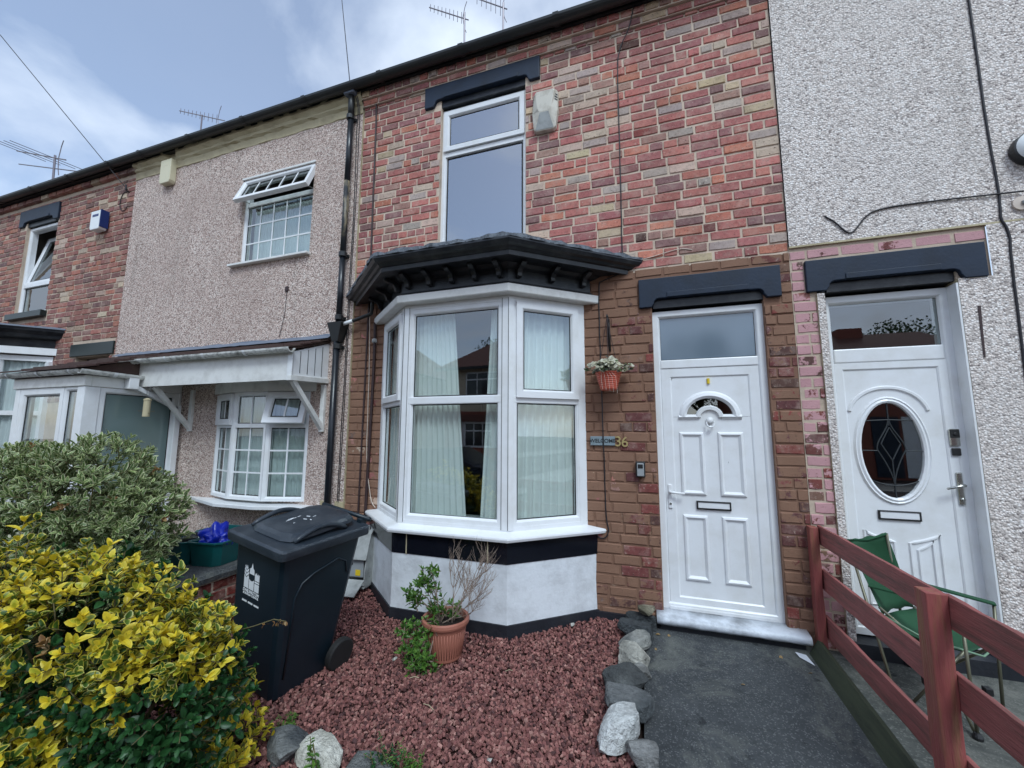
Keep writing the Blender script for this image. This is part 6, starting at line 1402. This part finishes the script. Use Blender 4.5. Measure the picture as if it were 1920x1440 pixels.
# door number, sign, key safe
t = thing('welcome_sign', 'small slate sign reading WELCOME beside the bay window', 'sign', (-.36, 0, 1.45)); b = MB(); b.box(-.470, -.255, -.022, -.006, 1.450, 1.530); b.build('slate_plate', 'slate_sign', t, bevel=.004)
text_mesh('WELCOME', .047, .0012, Matrix.Translation((-.3625, -.0235, 1.490)) @ FACE, 'lettering', 'dark_print', t, .0006)
t = thing('house_number', 'pale brass house number 36 on the brown painted brick', 'house number', (-.20, 0, 1.44))
text_mesh('3', .125, .004, Matrix.Translation((-.228, -.012, 1.483)) @ FACE, 'digit', 'brass', t, .001); text_mesh('6', .125, .004, Matrix.Translation((-.172, -.012, 1.479)) @ FACE, 'digit', 'brass', t, .001)
t = thing('key_safe', 'black framed grey key safe on the wall next to the white door', 'key safe', (-.047, 0, 1.19)); b = MB(); b.box(-.087, -.008, -.050, -.002, 1.185, 1.318); b.build('housing', 'black_plastic', t, bevel=.008)
b = MB(); b.box(-.076, -.019, -.060, -.048, 1.195, 1.305); c_ = b.build('cover', 'grp_in', t, bevel=.006); b = MB(); b.box(-.068, -.027, -.064, -.059, 1.262, 1.296); b.build('dial_window', 'black_plastic', c_, bevel=.006)
t = thing('wall_light', 'round white bulkhead light with a black back on the pale pebbledash', 'light', (2.70, 0, 3.58)); b = MB(); b.lathe([(0, -.016), (.115, -.016), (.12, -.03), (.12, -.075), (.10, -.085)], (2.69, 0, 3.585), 32, 'Y', False); b.build('base', 'black_plastic', t); b = MB(); b.lathe([(.112, -.078), (.10, -.105), (.06, -.125), (0, -.13)], (2.69, 0, 3.585), 32, 'Y', False); b.build('diffuser', 'print', t, smooth=True)
t = thing('cctv_camera', 'small grey camera bracket on the pale pebbledash under the white light', 'camera', (2.66, 0, 3.2)); b = MB(); b.lathe([(0, -.015), (.05, -.015), (.05, -.03), (.0, -.032)], (2.60, 0, 3.195), 16, 'Y', False); b.build('base', 'cable_white', t); b = MB(); b.tube([(2.60, -.03, 3.195), (2.66, -.06, 3.205)], .016, 8); b.tube([(2.64, -.06, 3.20), (2.80, -.14, 3.19)], .032, 12); b.build('body', 'grp', t, smooth=True)
t = thing('bird_feeder', 'tube bird feeder hanging from the canopy fascia', 'bird feeder', (-5.68, -.52, 1.72)); b = MB(); b.lathe([(0, 0), (.034, 0), (.036, .02), (.034, .022), (.034, .19), (.038, .192), (.038, .21), (.0, .225)], (-5.68, -.52, 1.735), 18, close=False); b.build('seed_tube', 'cream', t, smooth=False)
for k, z in ((0, 1.775), (1, 1.80)): b = MB(); a = k*1.2; b.tube([(-5.68-.075*math.cos(a), -.52-.075*math.sin(a), z), (-5.68+.075*math.cos(a), -.52+.075*math.sin(a), z)], .004, 6); b.build('perch', 'tube', t)
for s in (-1, 1): b = MB(); b.tube([(-5.68+s*.03, -.52, 1.95), (-5.68+s*.025, -.52, 2.10)], .0015, 4); b.build('hanger', 'alu', t)

# cables
cable('wall_cable', [(.045, -.07, 5.70), (-.02, -.035, 5.50), (-.125, -.008, 5.25), (-.135, -.006, 4.6), (-.138, -.006, 4.0), (-.142, -.006, 3.4), (-.143, -.006, 3.06), (-.20, -.006, 3.02), (-.33, -.006, 2.975), (-.362, -.006, 2.93), (-.368, -.006, 2.6), (-.362, -.006, 2.1), (-.358, -.028, 1.7), (-.355, -.028, 1.45), (-.352, -.006, 1.2), (-.35, -.006, .85), (-.33, -.008, .72), (-.36, -.012, .655), (-.42, -.012, .66), (-.46, -.012, .74)], .0055, 'cable', 'black cable running down the brick from the eaves past the WELCOME sign')
cable('wall_cable', [(-2.985, -.07, 5.72), (-2.975, -.008, 5.5), (-2.965, -.006, 4.6), (-2.955, -.006, 3.75), (-2.95, -.006, 3.12), (-2.955, -.006, 2.2), (-2.965, -.006, .35)], .011, 'cable_brown', 'dark cable conduit down the red brick beside the downpipe')
cable('wall_pipe', [(-2.835, -.03, 2.78), (-2.838, -.02, 2.2), (-2.848, -.02, 1.4), (-2.86, -.02, .62)], .016, 'cable_brown', 'thin brown pipe on the painted brick left of the bay', 'pipe')
t = thing('pipe_cap', 'grey vent cap on the thin brown pipe left of the bay', 'vent cap', (-2.833, -.03, 2.56)); MB().lathe([(.018, 0), (.030, .005), (.030, .03), (.022, .045), (0, .05)], (-2.834, -.028, 2.55), 14).build('cap', 'grp', t, smooth=True)
cable('wall_cable', [(-2.90, -.05, 2.9), (-2.895, -.02, 2.3), (-2.885, -.02, 1.6), (-2.865, -.02, 1.2), (-2.80, -.02, .86), (-2.73, -.03, .77)], .0045, 'cable_white', 'thin white cable hanging loose between brown pipe and bay')
for i, (x, o_) in enumerate(((-3.205, .0), (-3.225, .006))): cable('wall_cable', [(x-.01, -.08, 5.66), (x+.012, -.05, 5.52), (x-o_*3, -.02, 5.2), (x+.004, -.02, 4.2), (x-.006, -.02, 3.2), (x-.004, -.02, 2.2), (x-.012, -.02, 1.2), (x-.01, -.02, .5)], .005, 'cable', ('slack black cable close beside the flaking downpipe', 'second black cable twisting behind the flaking downpipe')[i])
cable('wall_cable', [(2.49, -.03, 5.70), (2.486, -.022, 4.9), (2.482, -.02, 4.0), (2.49, -.02, 3.28), (2.482, -.02, 3.11), (2.512, -.02, 2.99), (2.503, -.02, 2.74), (2.49, -.02, 2.05), (2.47, -.02, .3)], .0075, 'cable', 'thick black cable running down the pale pebbledash')
cable('wall_cable', [(1.437, -.018, 3.305), (1.50, -.022, 3.24), (1.57, -.022, 3.145), (1.62, -.022, 3.15), (1.70, -.022, 3.25), (1.79, -.022, 3.295), (2.04, -.022, 3.305), (2.62, -.03, 3.28)], .006, 'cable', 'sagging black cable crossing the pale pebbledash above the lintel')
cable('wall_cable', [(-.21, -.03, 3.125), (.05, -.01, 3.14), (.33, -.008, 3.19), (.45, -.006, 3.17)], .0035, 'cable_white', 'thin white cable lying along the brick above the front door')
cable('wall_cable', [(-4.18, -.02, 3.32), (-4.19, -.022, 3.0), (-4.25, -.022, 2.72)], .003, 'cable', 'short thin black wire on the brown pebbledash above the canopy')
t = thing('vent_cover', 'small brown cable cover on the brown pebbledash above the canopy', 'cover', (-4.18, 0, 3.32)); MB().box(-4.205, -4.155, -.03, -.014, 3.30, 3.36).build('plate', 'cable_brown', t, bevel=.004)
def overhead(p, q, r_, label, sag=.25):
    p, q = Vector(p), Vector(q); pts = [p.lerp(q, i/24)+Vector((0, 0, -4*sag*(i/24)*(1-i/24))) for i in range(25)]; return tag(MB().tube(pts, r_, 6).build('overhead_wire', 'cable', smooth=True), label, 'wire')
overhead((-3.29, -.12, 5.79), (-3.9, -9.6, 12.5) if False else (-.47130308*9.2, -3.69+.48105*9.2-.0, 1.57+.739229*9.2), .006, 'telephone wire rising steeply from the gutter above the downpipe', .0)
d2 = Vector((-.81233174, .23747077, .53265821)); overhead((-7.62, -.02, 5.34), CAM_LOC+d2*11.5, .006, 'telephone wire rising to the left from the far brick wall', .0)
t = thing('cable_anchor', 'small iron cable anchor with a coil on the far brick wall', 'anchor', (-7.62, 0, 5.33)); MB().tube([(-7.60, .0, 5.30), (-7.60, -.05, 5.32), (-7.60, -.05, 5.40)], .012, 6).build('hook', 'cable', t); MB().tube([(-7.62+.14*math.cos(a)*.8-.05, -.012, 5.16+.16*math.sin(a)) for a in np.linspace(1.3, 5.6, 14)], .006, 6).build('coil', 'cable', t)

# aerials
def aerial(base, top, boom_a, boom_b, n, label, el=.16, vert=True, extra=None):
    t = thing('tv_aerial', label, 'aerial', base, 'television aerials above the roof'); base, top, a, c = Vector(base), Vector(top), Vector(boom_a), Vector(boom_b)
    MB().tube([base, top], .022, 8).build('mast', 'alu', t); MB().tube([a, c], .014, 6).build('boom', 'alu', t)
    for i in range(n):
        p = a.lerp(c, (i+.3)/n*.9); h = el*(.75+.5*i/n); MB().tube([p-Vector((0, 0, h)), p+Vector((0, 0, h))] if vert else [p-Vector((.1, .5, 0)).normalized()*h, p+Vector((.1, .5, 0)).normalized()*h], .0075, 5).build('element', 'alu', t)
    q = a.lerp(c, .86)
    for s in (-1, 1): MB().tube([q, q+Vector((.05, 0, s*.28)), q+Vector((.10, 0, s*.42))], .009, 5).build('reflector', 'alu', t)
aerial((-3.77, 4, 10.0), (-3.787, 4, 11.62), (-4.764, 4, 12.117), (-3.68, 4, 11.37), 9, 'slim vertical element television aerial above the upper sash window', .13)
aerial((-2.81, 4, 9.3), (-2.789, 4, 11.50), (-3.5, 4, 11.9), (-2.70, 4, 11.30), 6, 'television aerial with wide folded elements near the highest gutter', .2)
aerial((-12.70, 4, 9.9), (-12.71, 4, 11.30), (-13.80, 4, 11.74), (-11.70, 4, 10.84), 10, 'long curved boom television aerial over the brown pebbledash house', .12)
k_ = 4.69/7.69
def nearer(p): p = Vector(p); return CAM_LOC+(p-CAM_LOC)*k_
aerial(tuple(nearer((-20.33, 4, 9.6))), tuple(nearer((-20.54, 4, 11.75))), tuple(nearer((-23.3, 4, 12.58))), tuple(nearer((-19.8, 4, 11.4))), 4, 'broad horizontal element television aerial over the far brick house', .55, False)
p0, p1 = nearer((-23.0, 4, 11.95)), nearer((-18.9, 4, 10.75)); tt = [o for o in bpy.data.objects if o.name.startswith('tv_aerial')][-1]; MB().tube([p0, p1], .012, 6).build('lower_boom', 'alu', tt)

# ================================================================== across the street (seen in the window panes)
def opposite(x0, x1, y, label, wallmat, seed, ze=4.85):
    t = thing('semi_detached_house', label, 'house', ((x0+x1)/2, y, gz(-5)), 'houses across the street'); zb_ = gz(-5)-.05
    b = MB(); b.box(x0, x1, y-7, y, zb_, ze); b.build('wall', wallmat, t)
    b = MB(); b.box(x0-.001, x1+.001, y-.02, y+.012, zb_, 2.6); b.build('brick_storey', 'brickflat', t)
    b = MB(); b.add([(x0-.4, y+.4, ze), (x1+.4, y+.4, ze), (x1+.4, y-7.4, ze), (x0-.4, y-7.4, ze), (x0+2.6, y-3.5, ze+2.6), (x1-2.6, y-3.5, ze+2.6)], [(0, 1, 5, 4), (1, 2, 5), (2, 3, 4, 5), (3, 0, 4), (0, 3, 2, 1)]); b.build('roof', 'rooftile', t)
    b = MB(); b.box(x0-.42, x1+.42, y+.36, y+.46, ze-.12, ze+.02); b.build('fascia', 'gutter', t)
    for xc in (x0+2.1, x1-2.1):
        if ze < 4: continue
        w_ = MB().box(xc-.95, xc+.95, y+.01, y+.06, 3.4, 4.62).build('window', 'upvc', t)
        for k in range(3):
            for (za, zb2) in ((3.47, 4.2), (4.27, 4.55)): xa = xc-.88+k*.60; MB().box(xa, xa+.53, y+.055, y+.07, za, zb2).build('pane', 'glass_dark', w_)
        bb = MB(); bb.prism([(xc-1.2, y, zb_), (xc-.75, y+.6, zb_), (xc+.75, y+.6, zb_), (xc+1.2, y, zb_)], (0, 0, .75-zb_)); o = bb.build('bay_base', 'brickflat', t)
        bb = MB(); bb.prism([(xc-1.2, y, .75), (xc-.75, y+.6, .75), (xc+.75, y+.6, .75), (xc+1.2, y, .75)], (0, 0, 1.3)); o = bb.build('bay_window', 'upvc', t)
        for k in range(3):
            for (za, zb2) in ((.85, 1.55), (1.62, 1.95)): xa = xc-.70+k*.48; MB().box(xa, xa+.42, y+.595, y+.61, za, zb2).build('pane', 'glass_dark', o)
        bb = MB(); bb.prism([(xc-1.35, y, 2.05), (xc-.85, y+.75, 2.05), (xc+.85, y+.75, 2.05), (xc+1.35, y, 2.05)], (0, 0, .35)); bb.build('bay_roof', 'rooftile', o)
    MB().box((x0+x1)/2-.9, (x0+x1)/2-.05, y, y+.05, zb_+.1, 2.2).build('door', 'lintel', t); MB().box((x0+x1)/2+.05, (x0+x1)/2+.9, y, y+.05, zb_+.1, 2.2).build('door', 'upvc', t)
    MB().box((x0+x1)/2-.5, (x0+x1)/2+.5, y-4, y-3.2, ze+1.5, ze+(3.6 if ze > 4 else 2.9)).build('chimney', 'brickflat', t)
M['brickflat'] = pmat('street_brick', lin(140, 80, 66), .85, .3, 14, .4, 40, .004); M['rooftile'] = pmat('red_brown_roof', lin(104, 66, 56), .8, .25, 9, .4, 20, .01)
M['pale_render'] = pmat('pale_render', lin(206, 192, 168), .85, .08, 5, .3, 60, .003); M['glass_dark'] = pmat('dark_pane', lin(52, 58, 62), .08, .3, 2, 0)
opposite(-9.9, 1.0, -16, 'cream rendered semi-detached house with hipped roof facing the terrace', 'pale_render', 1)
opposite(-23.5, -12.3, -16.3, 'grey rendered semi-detached house further up the street', 'pebble38', 2)
opposite(4.2, 15.0, -16, 'low brick house down the street facing the pebbledash end', 'brickflat', 3, 3.7)
def street_tree(c, h, rad, label, seed):
    r = random.Random(seed); t = thing('street_tree', label, 'tree', c, 'trees behind the houses across the street'); c = Vector(c); tr = MB(); tr.tube([c, c+Vector((.1, 0, h*.3)), c+Vector((0, .1, h*.55)), c+Vector((.1, 0, h*.8))], [.22, .17, .12, .05], 8)
    for k in range(10): a = r.uniform(0, 6.28); tr.tube([c+Vector((0, 0, h*r.uniform(.3, .6))), c+Vector((math.cos(a)*rad*.7, math.sin(a)*rad*.7, h*r.uniform(.6, .9)))], [.07, .02], 5)
    tr.build('trunk', 'stem', t)
    V, F, C = [], [], []; g = np.random.default_rng(seed); cl = [(Vector((r.gauss(0, .5), r.gauss(0, .5), r.gauss(0, .42))).normalized()*r.uniform(.45, .95), r.uniform(.25, .45)) for _ in range(34)]
    for q in range(7000):
        u, s_ = cl[q % 34]; p = Vector((u.x*rad, u.y*rad, u.z*rad*.8))+Vector(g.normal(size=3)).normalized()*rad*s_*r.random()**.4; p += c+Vector((0, 0, h*.72)); a = Vector(g.normal(size=3)).normalized()*.085; b_ = a.orthogonal().normalized()*.06; n = len(V); V += [p-a, p+b_, p+a, p-b_]; F.append((n, n+1, n+2, n+3)); k = r.uniform(.6, 1.3); cc = lin(52, 78, 40); C += [tuple(x*k for x in cc)]*4
    b = MB(); b.v = [tuple(v) for v in V]; b.f = F; b.c = C; stuff(b.build('crown', 'leaf', t, recalc=False))
street_tree((-10.5, -25, -.2), 8.6, 2.6, 'round leafy tree rising behind the cream house opposite', 1)
street_tree((3.4, -24, -.2), 8.2, 3.0, 'broad leafy tree in the gap between houses opposite', 2)
street_tree((-13.5, -26, -.2), 7.5, 2.2, 'smaller leafy tree behind the gap up the street', 3)
street_tree((9.5, -26, -.2), 8.6, 3.0, 'tall leafy tree behind the low brick house opposite', 4)
street_tree((14.0, -27, -.2), 8.8, 3.2, 'wide leafy tree at the far end behind the low brick house', 5)
def car(x, y, mat, label, ry=0):
    t = thing('parked_car', label, 'car', (x, y, -.31), 'cars parked along the kerb'); z = -.31; L = 4.1
    def sec(pts, w): return pts
    side = [(-2.05, .35), (-2.02, .72), (-1.75, .86), (-1.05, .93), (-.35, 1.40), (.75, 1.43), (1.55, 1.02), (1.95, .95), (2.04, .60), (2.0, .32)]
    b = MB(); n = len(side)
    for yy, k in ((-.80, .0), (-.86, 1), (.86, 1), (.80, 0)):
        b.add([(x+px_, y+yy*(1-.16*max(0, (pz_-.9)/.5)), z+pz_) for px_, pz_ in side], [])
    b.f = [(i*n+k, i*n+(k+1) % n, (i+1)*n+(k+1) % n, (i+1)*n+k) for i in range(3) for k in range(n)]+[tuple(range(n)), tuple(range(3*n, 4*n))[::-1]]
    body = b.build('body', mat, t, bevel=.03, seg=3)
    for s in (-1, 1):
        for P in ([(-.90, .96), (-.33, 1.34), (.15, 1.36), (.15, .97)], [(.22, .97), (.22, 1.36), (.70, 1.36), (1.20, 1.02)]):
            b = MB(); b.prism([(x+a, y+s*(.868-.86*.16*max(0, (c-.9)/.5)), z+c) for a, c in P], (0, s*.006, 0)); b.build('side_window', 'glass_dark', t)
    for P in ([(-1.05, .95), (-.37, 1.40)], [(1.52, 1.04), (.78, 1.43)]):
        (a, c), (d, e) = P; b = MB(); b.add([(x+a, y-.68, z+c+.006), (x+a, y+.68, z+c+.006), (x+d, y+.60, z+e+.006), (x+d, y-.60, z+e+.006)], [(0, 1, 2, 3)]); b.build('windscreen', 'glass_dark', t)
    for wx in (-1.28, 1.28):
        for s in (-1, 1):
            w_ = MB().lathe([(.0, -.10), (.29, -.10), (.31, -.07), (.31, .07), (.29, .10), (0, .10)], (x+wx, y+s*.80, z+.31), 24, 'Y', False).build('wheel', 'rubber', t); MB().lathe([(0, -.108), (.19, -.108), (.20, .108), (0, .108)], (x+wx, y+s*.80, z+.31), 16, 'Y', False).build('rim', 'chrome', w_)
    for s in (-1, 1): MB().box(x-2.07, x-1.98, y+s*.58-.14, y+s*.58+.14, z+.64, z+.76).build('headlight', 'print', t, bevel=.01); MB().box(x+1.97, x+2.06, y+s*.62-.12, y+s*.62+.12, z+.70, z+.90).build('tail_light', 'redpost', t, bevel=.01)
M['car1'] = pmat('dark_blue_car_paint', lin(30, 42, 58), .2, .1, 2, 0); M['car2'] = pmat('silver_car_paint', lin(150, 154, 158), .25, .05, 2, 0, metal=.3)
car(-5.6, -7.2, 'car1', 'dark blue hatchback parked at the near kerb'); car(2.0, -10.6, 'car2', 'silver hatchback parked at the far kerb')

# a few dead leaves blown against the step
dl = leaf_mesh(SETS['brown'][0], 'dead_leaf'); r = random.Random(77)
for (x, y, lb) in ((.06, -.17, 'small brown dead leaf nearest the tan stone by the doorstep'), (.12, -.14, 'small brown dead leaf under the left end of the doorstep'), (.86, -.20, 'small brown dead leaf on the path beside the paper scrap'), (1.0, -.36, 'small brown dead leaf against the mossy gravel board'), (.55, -.62, 'single brown dead leaf in the middle of the dark path'), (.02, -.36, 'small brown dead leaf beside the rough grey edging stone')):
    o = bpy.data.objects.new('dead_leaf', dl); col.objects.link(o); o.location = (x, y, gz(y)+.006); o.rotation_euler = (r.uniform(-.3, .3), r.uniform(-.3, .3), r.uniform(0, 6)); s_ = r.uniform(.5, .8); o.scale = (s_, s_, s_)
    tag(o, lb, 'leaf', 'dead leaves on the path')
